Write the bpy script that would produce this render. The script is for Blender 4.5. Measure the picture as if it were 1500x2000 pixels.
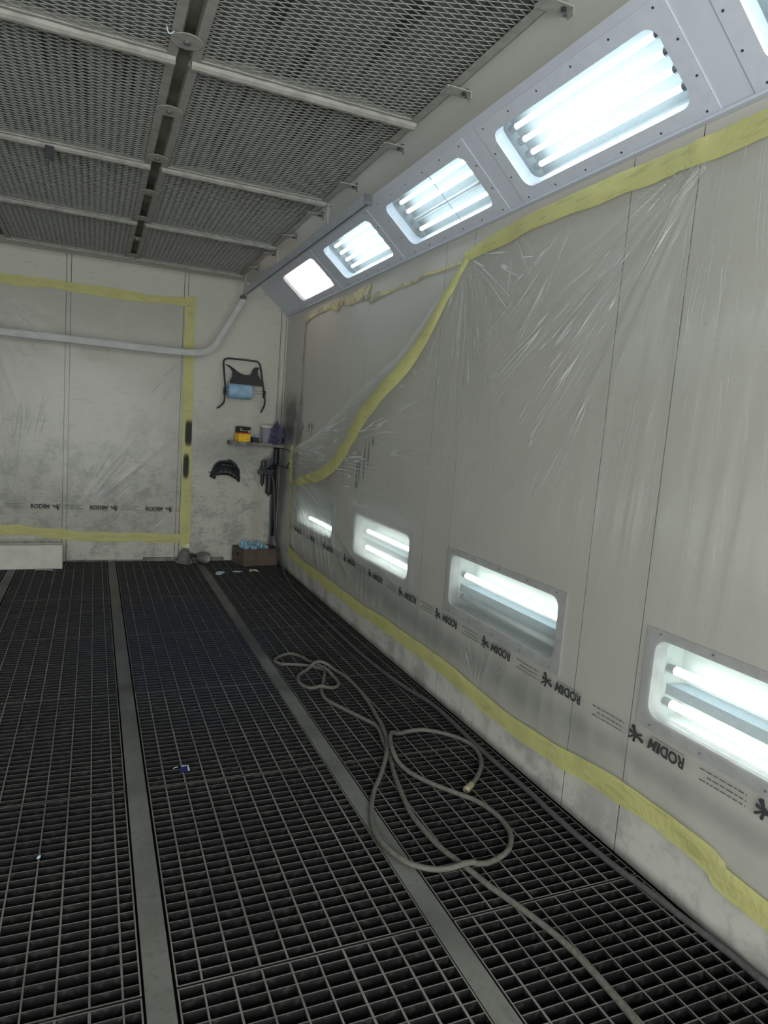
import bpy, math, random
import numpy as np
from mathutils import Vector, Matrix
random.seed(7); RNG = np.random.RandomState(11)
S = bpy.context.scene; COL = S.collection
for o in list(bpy.data.objects): bpy.data.objects.remove(o)
PI = math.pi

# ------------------------------------------------------------------ camera
def make_camera():
    yaw, pitch, roll = math.radians(23.55731), math.radians(-6.99582), math.radians(4.40954)
    f = Vector((math.sin(yaw)*math.cos(pitch), math.cos(yaw)*math.cos(pitch), math.sin(pitch)))
    r = Vector((math.cos(yaw), -math.sin(yaw), 0)); u = r.cross(f)
    r2 = math.cos(roll)*r+math.sin(roll)*u; u2 = -math.sin(roll)*r+math.cos(roll)*u
    cd = bpy.data.cameras.new('camera'); cam = bpy.data.objects.new('camera', cd); COL.objects.link(cam)
    m = Matrix((r2, u2, -f)).transposed().to_4x4(); m.translation = Vector((0, 0, 1.4)); cam.matrix_world = m
    cd.sensor_fit = 'VERTICAL'; cd.sensor_height = 36; cd.lens = 1321.353/2000*36; cd.clip_start = .02
    S.camera = cam
make_camera()
# ------------------------------------------------------------------ world, light levels, exposure
TUBE_E = 9.0; LOW_E = 9.0
w = bpy.data.worlds.new('world'); S.world = w; w.use_nodes = True
w.node_tree.nodes['Background'].inputs[0].default_value = (.05, .05, .055, 1)
w.node_tree.nodes['Background'].inputs[1].default_value = .2
S.view_settings.view_transform = 'Standard'; S.view_settings.look = 'None'
S.view_settings.exposure = 0.0; S.view_settings.gamma = 1; S.view_settings.use_curve_mapping = False

# unseen area light added behind the camera to brighten the booth
_l = bpy.data.lights.new('fill_light', 'AREA'); _l.shape = 'RECTANGLE'; _l.size = 3.2; _l.size_y = 2.3; _l.energy = 198; _l.color = (.975, 1, .98)
_o = bpy.data.objects.new('front_fill', _l); COL.objects.link(_o); _o.location = (-.23, -1.62, 1.25); _o.rotation_euler = (math.radians(90), 0, 0)
# ------------------------------------------------------------------ key dimensions
XR, XL, YB, YF = 1.70, -2.16, 6.60, -1.50
ZW, XC, ZC = 2.40, 1.385, 2.67          # wall top, slant top x, ceiling height
MIDX = (XR+XL)/2
# ------------------------------------------------------------------ materials
def srgb(r, g, b):
    f = lambda c: (c/255/12.92 if c/255 <= .04045 else ((c/255+.055)/1.055)**2.4)
    return (f(r), f(g), f(b), 1)
def newmat(name):
    m = bpy.data.materials.new(name); m.use_nodes = True; m.node_tree.nodes.clear(); return m
class G:
    """tiny node graph helper"""
    def __init__(s, m): s.t = m.node_tree
    def n(s, typ, **kw):
        nd = s.t.nodes.new(typ)
        for k, v in kw.items():
            if k.startswith('_'): setattr(nd, k[1:], v)
            else: s.set(nd, k, v)
        return nd
    def set(s, nd, k, v):
        key = int(k[1:]) if k[0] == 'i' and k[1:].isdigit() else k.replace('__', ' ')
        inp = nd.inputs[key]
        if isinstance(v, bpy.types.NodeSocket): s.t.links.new(v, inp)
        elif isinstance(v, bpy.types.Node): s.t.links.new(v.outputs[0], inp)
        else: inp.default_value = v
    def math(s, op, a, b=0.0, c=0.0, clamp=False):
        nd = s.n('ShaderNodeMath', _operation=op, _use_clamp=clamp); s.set(nd, 'i0', a); s.set(nd, 'i1', b)
        if op in ('MULTIPLY_ADD',): s.set(nd, 'i2', c)
        return nd.outputs[0]
    def mix(s, f, a, b):
        nd = s.n('ShaderNodeMix', _data_type='RGBA'); s.set(nd, 'i0', f); s.set(nd, 'i6', a); s.set(nd, 'i7', b); return nd.outputs[2]
    def noise(s, scale, detail=3, vec=None, rough=.5, dist=0):
        nd = s.n('ShaderNodeTexNoise', Scale=scale, Detail=detail, Roughness=rough, Distortion=dist)
        if vec is not None: s.set(nd, 'Vector', vec)
        return nd.outputs[0]
    def ramp(s, v, lo, hi, a=0., b=1.):
        nd = s.n('ShaderNodeMapRange', _interpolation_type='SMOOTHSTEP'); s.set(nd, 'i0', v)
        for i, x in zip((1, 2, 3, 4), (lo, hi, a, b)): nd.inputs[i].default_value = x
        return nd.outputs[0]
    def pos(s): return s.n('ShaderNodeNewGeometry').outputs['Position']
    def xyz(s, v):
        nd = s.n('ShaderNodeSeparateXYZ'); s.set(nd, 'i0', v); return nd.outputs
    def scl(s, v, x, y, z, ox=0, oy=0, oz=0):
        nd = s.n('ShaderNodeMapping'); s.set(nd, 'Vector', v); nd.inputs['Scale'].default_value = (x, y, z); nd.inputs['Location'].default_value = (ox, oy, oz); return nd.outputs[0]
    def blob(s, u, v, cu, cv, ru, rv, soft=.5, nz=None, na=.0):
        """soft ellipse mask around (cu,cv)"""
        a = s.math('DIVIDE', s.math('SUBTRACT', u, cu), ru); b = s.math('DIVIDE', s.math('SUBTRACT', v, cv), rv)
        d = s.math('SQRT', s.math('ADD', s.math('MULTIPLY', a, a), s.math('MULTIPLY', b, b)))
        if nz is not None: d = s.math('ADD', d, s.math('MULTIPLY', s.math('SUBTRACT', nz, .5), na))
        return s.ramp(d, 1-soft, 1+soft, 1., 0.)
    def out(s, sh, disp=None):
        o = s.n('ShaderNodeOutputMaterial'); s.set(o, 'Surface', sh)
        return o
    def pbr(s, col, rough=.6, metal=0., bump=None, bstr=.3, bdist=.005, spec=.4):
        p = s.n('ShaderNodeBsdfPrincipled'); s.set(p, 'Base Color', col); s.set(p, 'Roughness', rough); s.set(p, 'Metallic', metal)
        s.set(p, 'Specular IOR Level', spec)
        if bump is not None:
            b = s.n('ShaderNodeBump', Strength=bstr, Distance=bdist); s.set(b, 'Height', bump); s.set(p, 'Normal', b.outputs[0])
        return p
def simple(name, col, rough=.5, metal=0., nscale=20, namt=.25, bstr=.15, bdist=.003, spec=.4):
    m = newmat(name); g = G(m); tc = g.n('ShaderNodeTexCoord').outputs['Object']
    nz = g.noise(nscale, 4, tc)
    dark = tuple(c*(1-namt) for c in col[:3])+(1,)
    g.out(g.pbr(g.mix(g.ramp(nz, .35, .65), dark, col), rough, metal, nz, bstr, bdist, spec)); return m
WHITE = srgb(188, 188, 178)
def wall_mat(name, base, kind):
    m = newmat(name); g = G(m); P = g.pos(); X, Y, Z = g.xyz(P)
    big = g.noise(1.3, 3, P); mid = g.noise(6, 5, P, .65); fine = g.noise(60, 4, P, .6)
    hz = g.noise(1, 5, g.scl(P, 20, 20, 34), .75)
    col = g.mix(g.ramp(big, .3, .7, 0, .35), base, tuple(c*.82 for c in base[:3])+(1,))
    grime = srgb(104, 106, 104)
    if kind == 'back':
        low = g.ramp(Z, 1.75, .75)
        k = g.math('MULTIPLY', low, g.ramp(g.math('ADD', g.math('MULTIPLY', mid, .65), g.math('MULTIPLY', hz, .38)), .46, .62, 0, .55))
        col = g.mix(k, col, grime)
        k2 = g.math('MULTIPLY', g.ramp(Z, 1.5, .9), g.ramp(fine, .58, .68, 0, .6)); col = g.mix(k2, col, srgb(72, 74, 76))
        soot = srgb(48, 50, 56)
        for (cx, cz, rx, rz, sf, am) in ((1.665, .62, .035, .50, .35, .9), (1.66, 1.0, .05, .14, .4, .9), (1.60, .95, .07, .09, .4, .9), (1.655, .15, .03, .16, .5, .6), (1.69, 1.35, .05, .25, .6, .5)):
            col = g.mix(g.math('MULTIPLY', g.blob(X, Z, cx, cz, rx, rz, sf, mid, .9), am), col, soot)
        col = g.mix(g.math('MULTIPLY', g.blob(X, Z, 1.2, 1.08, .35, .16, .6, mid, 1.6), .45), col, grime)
        col = g.mix(g.math('MULTIPLY', g.blob(X, Z, 1.5, .4, .06, .35, .7, mid, .8), .3), col, srgb(140, 118, 90))
        col = g.mix(g.ramp(g.noise(9, 4, g.scl(P, 1, 1, 6)), .62, .72, 0, .25), col, grime)
    elif kind == 'right':
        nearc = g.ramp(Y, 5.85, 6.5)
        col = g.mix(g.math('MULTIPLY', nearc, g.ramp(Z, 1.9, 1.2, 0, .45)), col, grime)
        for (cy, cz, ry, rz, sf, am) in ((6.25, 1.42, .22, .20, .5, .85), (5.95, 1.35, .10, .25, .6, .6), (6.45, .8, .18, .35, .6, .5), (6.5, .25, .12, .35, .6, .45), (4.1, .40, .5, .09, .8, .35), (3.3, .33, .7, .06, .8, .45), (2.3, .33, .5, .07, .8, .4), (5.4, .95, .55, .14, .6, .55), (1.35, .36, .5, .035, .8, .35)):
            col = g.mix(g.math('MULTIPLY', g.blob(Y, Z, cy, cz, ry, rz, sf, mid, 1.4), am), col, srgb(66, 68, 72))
        # brushed blue-black paint test marks
        wob = g.noise(14, 2, P)
        for (cy, cz, ry, rz) in ((4.43, 1.10, .016, .12), (4.385, 1.11, .016, .12), (4.30, 1.16, .015, .12), (4.235, 1.22, .015, .10), (4.17, 1.31, .02, .035), (4.42, .99, .03, .03)):
            col = g.mix(g.math('MULTIPLY', g.blob(Y, Z, cy, cz, ry, rz, .5, wob, 1.3), .9), col, srgb(30, 48, 66))
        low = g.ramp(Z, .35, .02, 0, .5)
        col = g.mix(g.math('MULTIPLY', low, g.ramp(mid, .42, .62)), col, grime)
        # flaked paint specks on the bare wall
        fl = g.math('MULTIPLY', g.ramp(fine, .66, .70), g.ramp(g.noise(3.2, 2, P), .55, .68)); col = g.mix(g.math('MULTIPLY', fl, .8), col, srgb(62, 62, 64))
        for (cy, cz, ry, rz) in ((5.6, 1.35, .10, .05), (5.85, 1.33, .06, .06)):
            kk = g.math('MULTIPLY', g.blob(Y, Z, cy, cz, ry, rz, .5), g.ramp(g.noise(1, 3, g.scl(P, 40, 40, 9)), .5, .58)); col = g.mix(g.math('MULTIPLY', kk, .9), col, srgb(40, 40, 44))
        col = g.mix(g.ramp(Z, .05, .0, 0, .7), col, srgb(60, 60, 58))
    g.out(g.pbr(col, .42, 0, mid, .12, .004, .4)); return m
M = {}
M['wall_back'] = wall_mat('dirty_white_panel_back', srgb(178, 177, 166), 'back')
M['wall_right'] = wall_mat('dirty_white_panel_right', srgb(190, 188, 180), 'right')
M['wall_plain'] = wall_mat('white_panel', srgb(186, 186, 178), 'plain')
M['slant'] = simple('pale_grey_enamel', srgb(200, 205, 217), .38, 0, 3, .06, .03)
M['frame_paint'] = simple('white_frame_paint', srgb(201, 206, 217), .4, 0, 30, .05, .05)
M['frame_low'] = simple('grey_lamp_frame', srgb(168, 168, 168), .5, 0, 20, .15)
M['rail_paint'] = simple('oversprayed_grey_paint', srgb(146, 146, 139), .6, 0, 25, .18)
M['mesh_paint'] = simple('oversprayed_mesh', srgb(132, 133, 128), .6, 0, 25, .2)
M['dark'] = simple('dark_gap', (.012, .012, .013, 1), .8)
M['joint'] = simple('joint_dark_strip', srgb(74, 74, 72), .8)  # dark fill standing for the shade in the open panel gaps
M['pit'] = simple('pit_black', (.006, .006, .007, 1), .9, 0, 8, .5)
M['steel'] = simple('track_aluminium', srgb(186, 190, 200), .4, .15, 30, .12)
M['track_grey'] = simple('dull_track_metal', srgb(158, 160, 158), .45, .1, 12, .15)
M['black_metal'] = simple('black_metal', srgb(60, 62, 64), .45, .2, 40, .3)
M['black_plastic'] = simple('black_plastic', srgb(38, 40, 44), .5, 0, 25, .35)
M['screw'] = simple('screw_grey', srgb(110, 112, 116), .4, .6)
M['hose'] = simple('dusty_rubber_hose', srgb(92, 92, 84), .7, 0, 60, .3, .3)
M['hose_dark'] = simple('grey_rubber_hose', srgb(72, 73, 72), .65, 0, 60, .3, .3)
M['brass'] = simple('dusty_brass', srgb(150, 146, 118), .45, .3, 50, .3)
M['blue_paper'] = simple('blue_paper', srgb(142, 178, 205), .8, 0, 15, .2)
M['cardboard'] = simple('brown_cardboard', srgb(92, 80, 70), .85, 0, 9, .28)
M['white_paper'] = simple('pale_blue_scrap', srgb(190, 212, 222), .8, 0, 15, .1)
M['cream_paper'] = simple('cream_scrap', srgb(205, 205, 180), .8)
M['navy'] = simple('navy_label', srgb(24, 30, 84), .5)
M['yellow_card'] = simple('yellow_card', srgb(232, 190, 50), .6, 0, 20, .1)
M['orange_card'] = simple('orange_card', srgb(206, 88, 40), .6, 0, 20, .1)
M['black_card'] = simple('black_card', srgb(36, 36, 38), .6, 0, 20, .1)
M['purple'] = simple('purple_nitrile', srgb(62, 60, 92), .55, 0, 30, .45)
M['shelf'] = simple('grimy_shelf', srgb(120, 120, 112), .7, 0, 14, .5)
M['gun_grey'] = simple('oversprayed_plastic', srgb(104, 104, 98), .75, 0, 30, .25)
M['trough_white'] = simple('trough_white', srgb(196, 195, 184), .6, 0, 10, .12)
M['ink_light'] = simple('film_ink_thin', srgb(92, 94, 92), .6)
M['ink'] = simple('film_ink', srgb(58, 60, 60), .6, 0, 50, .2)
def _grating_mat(name, c):
    m = newmat(name); g = G(m); P = g.pos()
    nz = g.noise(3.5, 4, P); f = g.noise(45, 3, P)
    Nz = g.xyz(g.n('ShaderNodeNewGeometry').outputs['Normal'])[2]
    dust_shade = g.math('MULTIPLY', g.ramp(Nz, .5, .9), g.ramp(nz, .25, .7, .55, 1))    # dusty tops; near-black bar sides paint in the shade between bars
    col = g.mix(dust_shade, srgb(16, 16, 17), c)
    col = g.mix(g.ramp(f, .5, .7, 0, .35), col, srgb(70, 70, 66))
    X, Y, Z = g.xyz(P)
    col = g.mix(g.math('MULTIPLY', g.blob(X, Y, .55, 4.2, .5, 1.0, .7, nz, 1.2), .5), col, srgb(26, 28, 52))
    g.out(g.pbr(col, .6, .0, f, .3, .002)); return m
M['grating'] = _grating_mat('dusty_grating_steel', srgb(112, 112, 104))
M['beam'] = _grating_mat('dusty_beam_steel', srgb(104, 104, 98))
def _filter_media():
    m = newmat('ceiling_filter_fleece'); g = G(m); P = g.n('ShaderNodeTexCoord').outputs['Object']
    st = g.noise(1, 3, g.scl(P, 11, 1.1, 4)); f = g.noise(130, 3, P); b = g.noise(5, 4, P)
    col = g.mix(g.ramp(st, .54, .64, 0, .8), srgb(104, 106, 103), srgb(38, 39, 39))
    col = g.mix(g.ramp(b, .5, .7, 0, .4), col, srgb(80, 81, 79))
    g.out(g.pbr(col, .9, 0, g.math('ADD', f, st), .5, .006, .1)); return m
M['media'] = _filter_media()
def _tape():
    m = newmat('yellow_masking_tape'); g = G(m); P = g.pos(); X, Y, Z = g.xyz(P)
    n1 = g.noise(7, 4, P); n2 = g.noise(1, 3, g.scl(P, 7, 7, 60)); n3 = g.noise(60, 3, P)
    col = g.mix(g.ramp(n1, .4, .65, 0, .5), srgb(206, 203, 136), srgb(188, 186, 126))
    col = g.mix(g.ramp(n2, .55, .7, 0, .35), col, srgb(150, 146, 96))
    # two black spray test strokes on the back wall tape
    bk = g.ramp(Y, 6.50, 6.52)
    for (cx, cz, rx, rz) in ((.818, 1.22, .035, .125), (.806, .91, .028, .12)):
        a = g.math('ABSOLUTE', g.math('DIVIDE', g.math('SUBTRACT', X, cx), rx)); b = g.math('ABSOLUTE', g.math('DIVIDE', g.math('SUBTRACT', Z, cz), rz))
        d = g.math('ADD', g.math('POWER', a, 4), g.math('POWER', b, 4))
        col = g.mix(g.math('MULTIPLY', bk, g.ramp(d, .1, 1.6, 1, 0)), col, srgb(28, 30, 34))
    p = g.pbr(col, .55, 0, g.math('ADD', n2, n3), .5, .004, .4)
    tr = g.n('ShaderNodeBsdfTransparent'); tl = g.n('ShaderNodeBsdfTranslucent'); g.set(tl, 'Color', col)
    mx = g.n('ShaderNodeMixShader'); g.set(mx, 'i0', .2); g.set(mx, 'i1', p); g.set(mx, 'i2', tl)
    m2 = g.n('ShaderNodeMixShader'); g.set(m2, 'i0', .10); g.set(m2, 'i1', mx); g.set(m2, 'i2', tr)
    g.out(m2); return m
M['tape'] = _tape()
def _oldtape():
    m = newmat('old_tape_residue'); g = G(m); P = g.pos()
    n1 = g.noise(16, 5, P, .65); n2 = g.noise(5, 3, P)
    col = g.mix(g.ramp(n2, .42, .6), srgb(200, 190, 146), srgb(160, 158, 142))
    col = g.mix(g.ramp(n1, .58, .66, 0, .8), col, srgb(92, 94, 106))
    p = g.pbr(col, .6, 0, n1, .5, .003)
    tr = g.n('ShaderNodeBsdfTransparent'); mx = g.n('ShaderNodeMixShader'); g.set(mx, 'i0', g.ramp(n1, .38, .45, 1, 0)); g.set(mx, 'i1', p); g.set(mx, 'i2', tr)
    g.out(mx); return m
M['oldtape'] = _oldtape()
def _film(name, base, gloss, layers):
    """thin polythene: mostly clear, with highlights painted as milky white streaks along the pulled creases that run out of its tight corners.
    attributes crease_a/b/c hold (angle round the nearest corner, distance, strength) computed with the sheet"""
    m = newmat(name); g = G(m); P = g.pos(); tot = None
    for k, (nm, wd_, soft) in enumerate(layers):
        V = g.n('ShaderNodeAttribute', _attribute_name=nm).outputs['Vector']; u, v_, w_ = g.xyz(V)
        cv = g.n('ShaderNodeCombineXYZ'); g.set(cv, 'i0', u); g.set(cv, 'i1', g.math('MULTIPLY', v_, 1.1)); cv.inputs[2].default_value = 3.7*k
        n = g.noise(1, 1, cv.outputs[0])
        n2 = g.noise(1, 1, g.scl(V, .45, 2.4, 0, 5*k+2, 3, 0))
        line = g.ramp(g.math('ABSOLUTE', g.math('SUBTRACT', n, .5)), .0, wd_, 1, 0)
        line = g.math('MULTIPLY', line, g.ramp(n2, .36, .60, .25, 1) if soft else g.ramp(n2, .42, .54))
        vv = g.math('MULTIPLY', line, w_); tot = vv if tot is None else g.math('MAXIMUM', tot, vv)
    n1 = g.noise(18, 4, P, .6); ga = g.n('ShaderNodeAttribute', _attribute_name='whiten').outputs['Fac']
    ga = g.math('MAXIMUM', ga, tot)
    bmp = g.n('ShaderNodeBump', Strength=.5, Distance=.006); g.set(bmp, 'Height', g.math('ADD', g.math('MULTIPLY', n1, .35), tot))
    gl = g.n('ShaderNodeBsdfGlossy', Roughness=.19); g.set(gl, 'Normal', bmp.outputs[0]); g.set(gl, 'Color', (.9, .9, .9, 1))
    df = g.n('ShaderNodeBsdfDiffuse'); g.set(df, 'Color', g.mix(ga, srgb(200, 201, 198), srgb(243, 244, 245))); g.set(df, 'Normal', bmp.outputs[0])  # whitened creases paint in the wrinkle highlights
    tl = g.n('ShaderNodeBsdfTranslucent'); g.set(tl, 'Color', srgb(215, 215, 212))
    tr = g.n('ShaderNodeBsdfTransparent'); g.set(tr, 'Color', (.97, .97, .96, 1))
    milky = g.n('ShaderNodeMixShader'); g.set(milky, 'i0', .4); g.set(milky, 'i1', df); g.set(milky, 'i2', tl)
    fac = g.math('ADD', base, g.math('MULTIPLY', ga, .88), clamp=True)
    a = g.n('ShaderNodeMixShader'); g.set(a, 'i0', fac); g.set(a, 'i1', tr); g.set(a, 'i2', milky)
    lw2 = g.n('ShaderNodeLayerWeight', Blend=.5); g.set(lw2, 'Normal', bmp.outputs[0])
    frs = g.math('ADD', gloss, g.math('MULTIPLY', g.math('POWER', lw2.outputs['Facing'], 4), .5))
    b = g.n('ShaderNodeMixShader'); g.set(b, 'i0', frs); g.set(b, 'i1', a); g.set(b, 'i2', gl)
    g.out(b); return m
_LY = [('crease_a', .032, False), ('crease_b', .038, False), ('crease_c', .05, True)]
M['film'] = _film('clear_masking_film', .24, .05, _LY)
M['film_back'] = _film('flat_masking_film', .22, .012, _LY)
def _glass():
    m = newmat('lamp_glass'); g = G(m)
    tr = g.n('ShaderNodeBsdfTransparent'); g.set(tr, 'Color', (.93, .96, .97, 1)); gl = g.n('ShaderNodeBsdfGlossy', Roughness=.08)
    lw = g.n('ShaderNodeLayerWeight', Blend=.5)
    b = g.n('ShaderNodeMixShader'); g.set(b, 'i0', g.math('ADD', .03, g.math('MULTIPLY', g.math('POWER', lw.outputs['Facing'], 5), .6))); g.set(b, 'i1', tr); g.set(b, 'i2', gl)
    tl = g.n('ShaderNodeBsdfTranslucent'); g.set(tl, 'Color', (.9, .93, .95, 1))
    c = g.n('ShaderNodeMixShader'); g.set(c, 'i0', .04); g.set(c, 'i1', b); g.set(c, 'i2', tl)
    g.out(c); return m
M['glass'] = _glass()
def _hazyglass():
    m = newmat('hazy_lamp_glass'); g = G(m)
    tr = g.n('ShaderNodeBsdfTransparent'); g.set(tr, 'Color', (.97, .95, .94, 1)); tl = g.n('ShaderNodeBsdfTranslucent'); g.set(tl, 'Color', (.95, .92, .9, 1))
    c = g.n('ShaderNodeMixShader'); g.set(c, 'i0', .55); g.set(c, 'i1', tr); g.set(c, 'i2', tl); g.out(c); return m
M['hazy_glass'] = _hazyglass()
def emit(name, col, e):
    m = newmat(name); g = G(m); n = g.n('ShaderNodeEmission', Strength=e); g.set(n, 'Color', col); g.out(n); return m
M['tube'] = emit('lit_tube', (.86, .97, 1, 1), TUBE_E)
M['tube_warm'] = emit('lit_tube_warm', (1, .90, .84, 1), TUBE_E)
M['tube_low'] = emit('lit_lower_tube', (.97, 1, .93, 1), LOW_E)
M['tube_off'] = simple('unlit_tube', srgb(205, 212, 212), .3, 0, 5, .03)
M['reflector'] = simple('white_reflector', srgb(142, 150, 153), .4, 0, 5, .03)
M['reflector_low'] = simple('bright_reflector', srgb(205, 212, 208), .3, 0, 5, .03)
M['spine'] = simple('blue_grey_spine', srgb(96, 122, 140), .4, 0, 5, .1)
def _cup():
    m = newmat('cloudy_plastic_cup'); g = G(m)
    p = g.pbr(srgb(168, 172, 182), .35); tr = g.n('ShaderNodeBsdfTransparent'); x = g.n('ShaderNodeMixShader'); g.set(x, 'i0', .45); g.set(x, 'i1', p); g.set(x, 'i2', tr); g.out(x); return m
M['cup'] = _cup()

# ------------------------------------------------------------------ mesh helpers
class MB:
    def __init__(s): s.v = []; s.f = []
    def add(s, vs, fs):
        b = len(s.v); s.v += [tuple(p) for p in vs]; s.f += [tuple(i+b for i in f) for f in fs]; return s
    def box(s, x0, x1, y0, y1, z0, z1, T=None):
        vs = [(x, y, z) for x in (x0, x1) for y in (y0, y1) for z in (z0, z1)]
        if T: vs = [T(*p) for p in vs]
        return s.add(vs, [(0, 1, 3, 2), (4, 6, 7, 5), (0, 4, 5, 1), (2, 3, 7, 6), (0, 2, 6, 4), (1, 5, 7, 3)])
    def obox(s, M_, x0, x1, y0, y1, z0, z1): return s.box(x0, x1, y0, y1, z0, z1, lambda x, y, z: tuple(M_ @ Vector((x, y, z))))
    def tube(s, pts, r, seg=8, smooth=0, cap=True, sx=1, closed=False):
        P = [Vector(p) for p in pts]
        if smooth: P = catmull(P, smooth)
        n = len(P); rs = r if hasattr(r, '__len__') else [r]*n
        if len(rs) != n: rs = [rs[min(len(rs)-1, int(i*len(rs)/n))] for i in range(n)]
        t0 = (P[1]-P[0]).normalized(); up = Vector((0, 0, 1)) if abs(t0.z) < .9 else Vector((1, 0, 0))
        a = t0.cross(up).normalized(); vs = []
        for i in range(n):
            t = (P[min(i+1, n-1)]-P[max(i-1, 0)]).normalized(); a = (a-a.dot(t)*t).normalized(); b = t.cross(a)
            for k in range(seg):
                an = 2*PI*k/seg; vs.append(P[i]+rs[i]*(math.cos(an)*a*sx+math.sin(an)*b))
        fs = [(i*seg+k, i*seg+(k+1) % seg, (i+1)*seg+(k+1) % seg, (i+1)*seg+k) for i in range(n-1) for k in range(seg)]
        if cap: fs += [tuple(range(seg))[::-1], tuple((n-1)*seg+k for k in range(seg))]
        return s.add(vs, fs)
    def lathe(s, prof, M_, seg=24, cap=True):
        vs = []; n = len(prof)
        for (r, h) in prof:
            for k in range(seg):
                an = 2*PI*k/seg; vs.append(M_ @ Vector((r*math.cos(an), r*math.sin(an), h)))
        fs = [(i*seg+k, i*seg+(k+1) % seg, (i+1)*seg+(k+1) % seg, (i+1)*seg+k) for i in range(n-1) for k in range(seg)]
        if cap: fs += [tuple(range(seg))[::-1], tuple((n-1)*seg+k for k in range(seg))]
        return s.add(vs, fs)
    def prism(s, poly, T, d0, d1):
        n = len(poly); vs = [T(u, v, d0) for u, v in poly]+[T(u, v, d1) for u, v in poly]
        return s.add(vs, [tuple(range(n))[::-1], tuple(range(n, 2*n))]+[(i, (i+1) % n, n+(i+1) % n, n+i) for i in range(n)])
    def grid(s, pts, nu, nv): return s.add(pts, [(i*nv+j, (i+1)*nv+j, (i+1)*nv+j+1, i*nv+j+1) for i in range(nu-1) for j in range(nv-1)])
    def build(s, name, mat, parent=None, smooth=False, bevel=0, solid=0, origin=None):
        me = bpy.data.meshes.new(name); v = np.array(s.v)
        if parent is not None: o0 = wloc(parent)
        elif origin is not None: o0 = np.array(origin)
        else: o0 = np.array(((v[:, 0].min()+v[:, 0].max())/2, (v[:, 1].min()+v[:, 1].max())/2, v[:, 2].min()))
        me.from_pydata((v-o0).tolist(), [], s.f); me.materials.append(mat if not isinstance(mat, str) else M[mat]); me.update()
        if smooth: me.polygons.foreach_set('use_smooth', [True]*len(me.polygons))
        o = bpy.data.objects.new(name, me); COL.objects.link(o)
        if parent is not None: o.parent = parent
        else: o.location = o0
        o['_w'] = tuple(o0)
        if bevel:
            b = o.modifiers.new('bevel', 'BEVEL'); b.width = bevel; b.segments = 2; b.limit_method = 'ANGLE'
        if solid:
            b = o.modifiers.new('solid', 'SOLIDIFY'); b.thickness = solid
        return o
def wloc(o): return np.array(tuple(o['_w']))
def catmull(P, k):
    out = []; n = len(P)
    for i in range(n-1):
        p0, p1, p2, p3 = P[max(i-1, 0)], P[i], P[i+1], P[min(i+2, n-1)]
        for j in range(k):
            t = j/k; out.append(.5*((2*p1)+(-p0+p2)*t+(2*p0-5*p1+4*p2-p3)*t*t+(-p0+3*p1-3*p2+p3)*t**3))
    out.append(P[-1]); return out
def tag(o, label=None, cat=None, group=None, kind=None):
    if label: o['label'] = label
    if cat: o['category'] = cat
    if group: o['group'] = group
    if kind: o['kind'] = kind
    return o
def thing(name, loc, label, cat, group=None):
    o = bpy.data.objects.new(name, None); COL.objects.link(o); o.location = loc; o.empty_display_size = .05; o['_w'] = tuple(loc)
    return tag(o, label, cat, group)
def copy_tree(o, parent=None):
    c = o.copy(); COL.objects.link(c); c.parent = parent
    for ch in list(o.children): copy_tree(ch, c)
    return c
def dup(o, delta, label, group=None):
    c = copy_tree(o); c.location = Vector(o.location)+Vector(delta); c['label'] = label
    c['_w'] = tuple(c.location)
    if group: c['group'] = group
    return c
def struct(o): o['kind'] = 'structure'; return o
def rrect(u0, u1, v0, v1, r, n=6):
    pts = []
    for cu, cv, a0 in ((u1-r, v1-r, 0), (u0+r, v1-r, 90), (u0+r, v0+r, 180), (u1-r, v0+r, 270)):
        for k in range(n+1):
            a = math.radians(a0+90*k/n); pts.append((cu+r*math.cos(a), cv+r*math.sin(a)))
    return pts
def ring(mb, outer, inner, T, d0, d1, dl=None):
    """plate with a hole: front at d1, back at d0, inner lip reaching back to dl"""
    n = len(outer); dl = d0 if dl is None else dl
    vs = [T(u, v, d1) for u, v in outer]+[T(u, v, d1) for u, v in inner]+[T(u, v, d0) for u, v in outer]+[T(u, v, dl) for u, v in inner]
    fs = []
    for i in range(n):
        j = (i+1) % n; fs += [(i, j, n+j, n+i), (i, 2*n+i, 2*n+j, j), (n+i, n+j, 3*n+j, 3*n+i)]
    mb.add(vs, fs)
# value noise (numpy)
def vnoise(x, y, seed=0):
    xi = np.floor(x).astype(int); yi = np.floor(y).astype(int); xf = x-xi; yf = y-yi
    def h(a, b):
        n = (a*374761393+b*668265263+seed*1442695041) & 0x7fffffff
        n = ((n ^ (n >> 13))*1274126177) & 0x7fffffff
        return ((n ^ (n >> 16)) & 0xffff)/65535.
    u = xf*xf*(3-2*xf); v = yf*yf*(3-2*yf)
    return (h(xi, yi)*(1-u)+h(xi+1, yi)*u)*(1-v)+(h(xi, yi+1)*(1-u)+h(xi+1, yi+1)*u)*v

# ================================================================== STRUCTURE
# floor pit
b = MB(); b.box(XL-.05, XR+.05, YF, YB+.05, -.62, -.55); b.box(XL-.06, XL-.01, YF, YB, -.6, -.05); b.box(XR+.045, XR+.06, YF, YB, -.6, -.02); b.box(XL, XR, YB+.045, YB+.06, -.6, -.02)
struct(b.build('floor', 'pit'))
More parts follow.
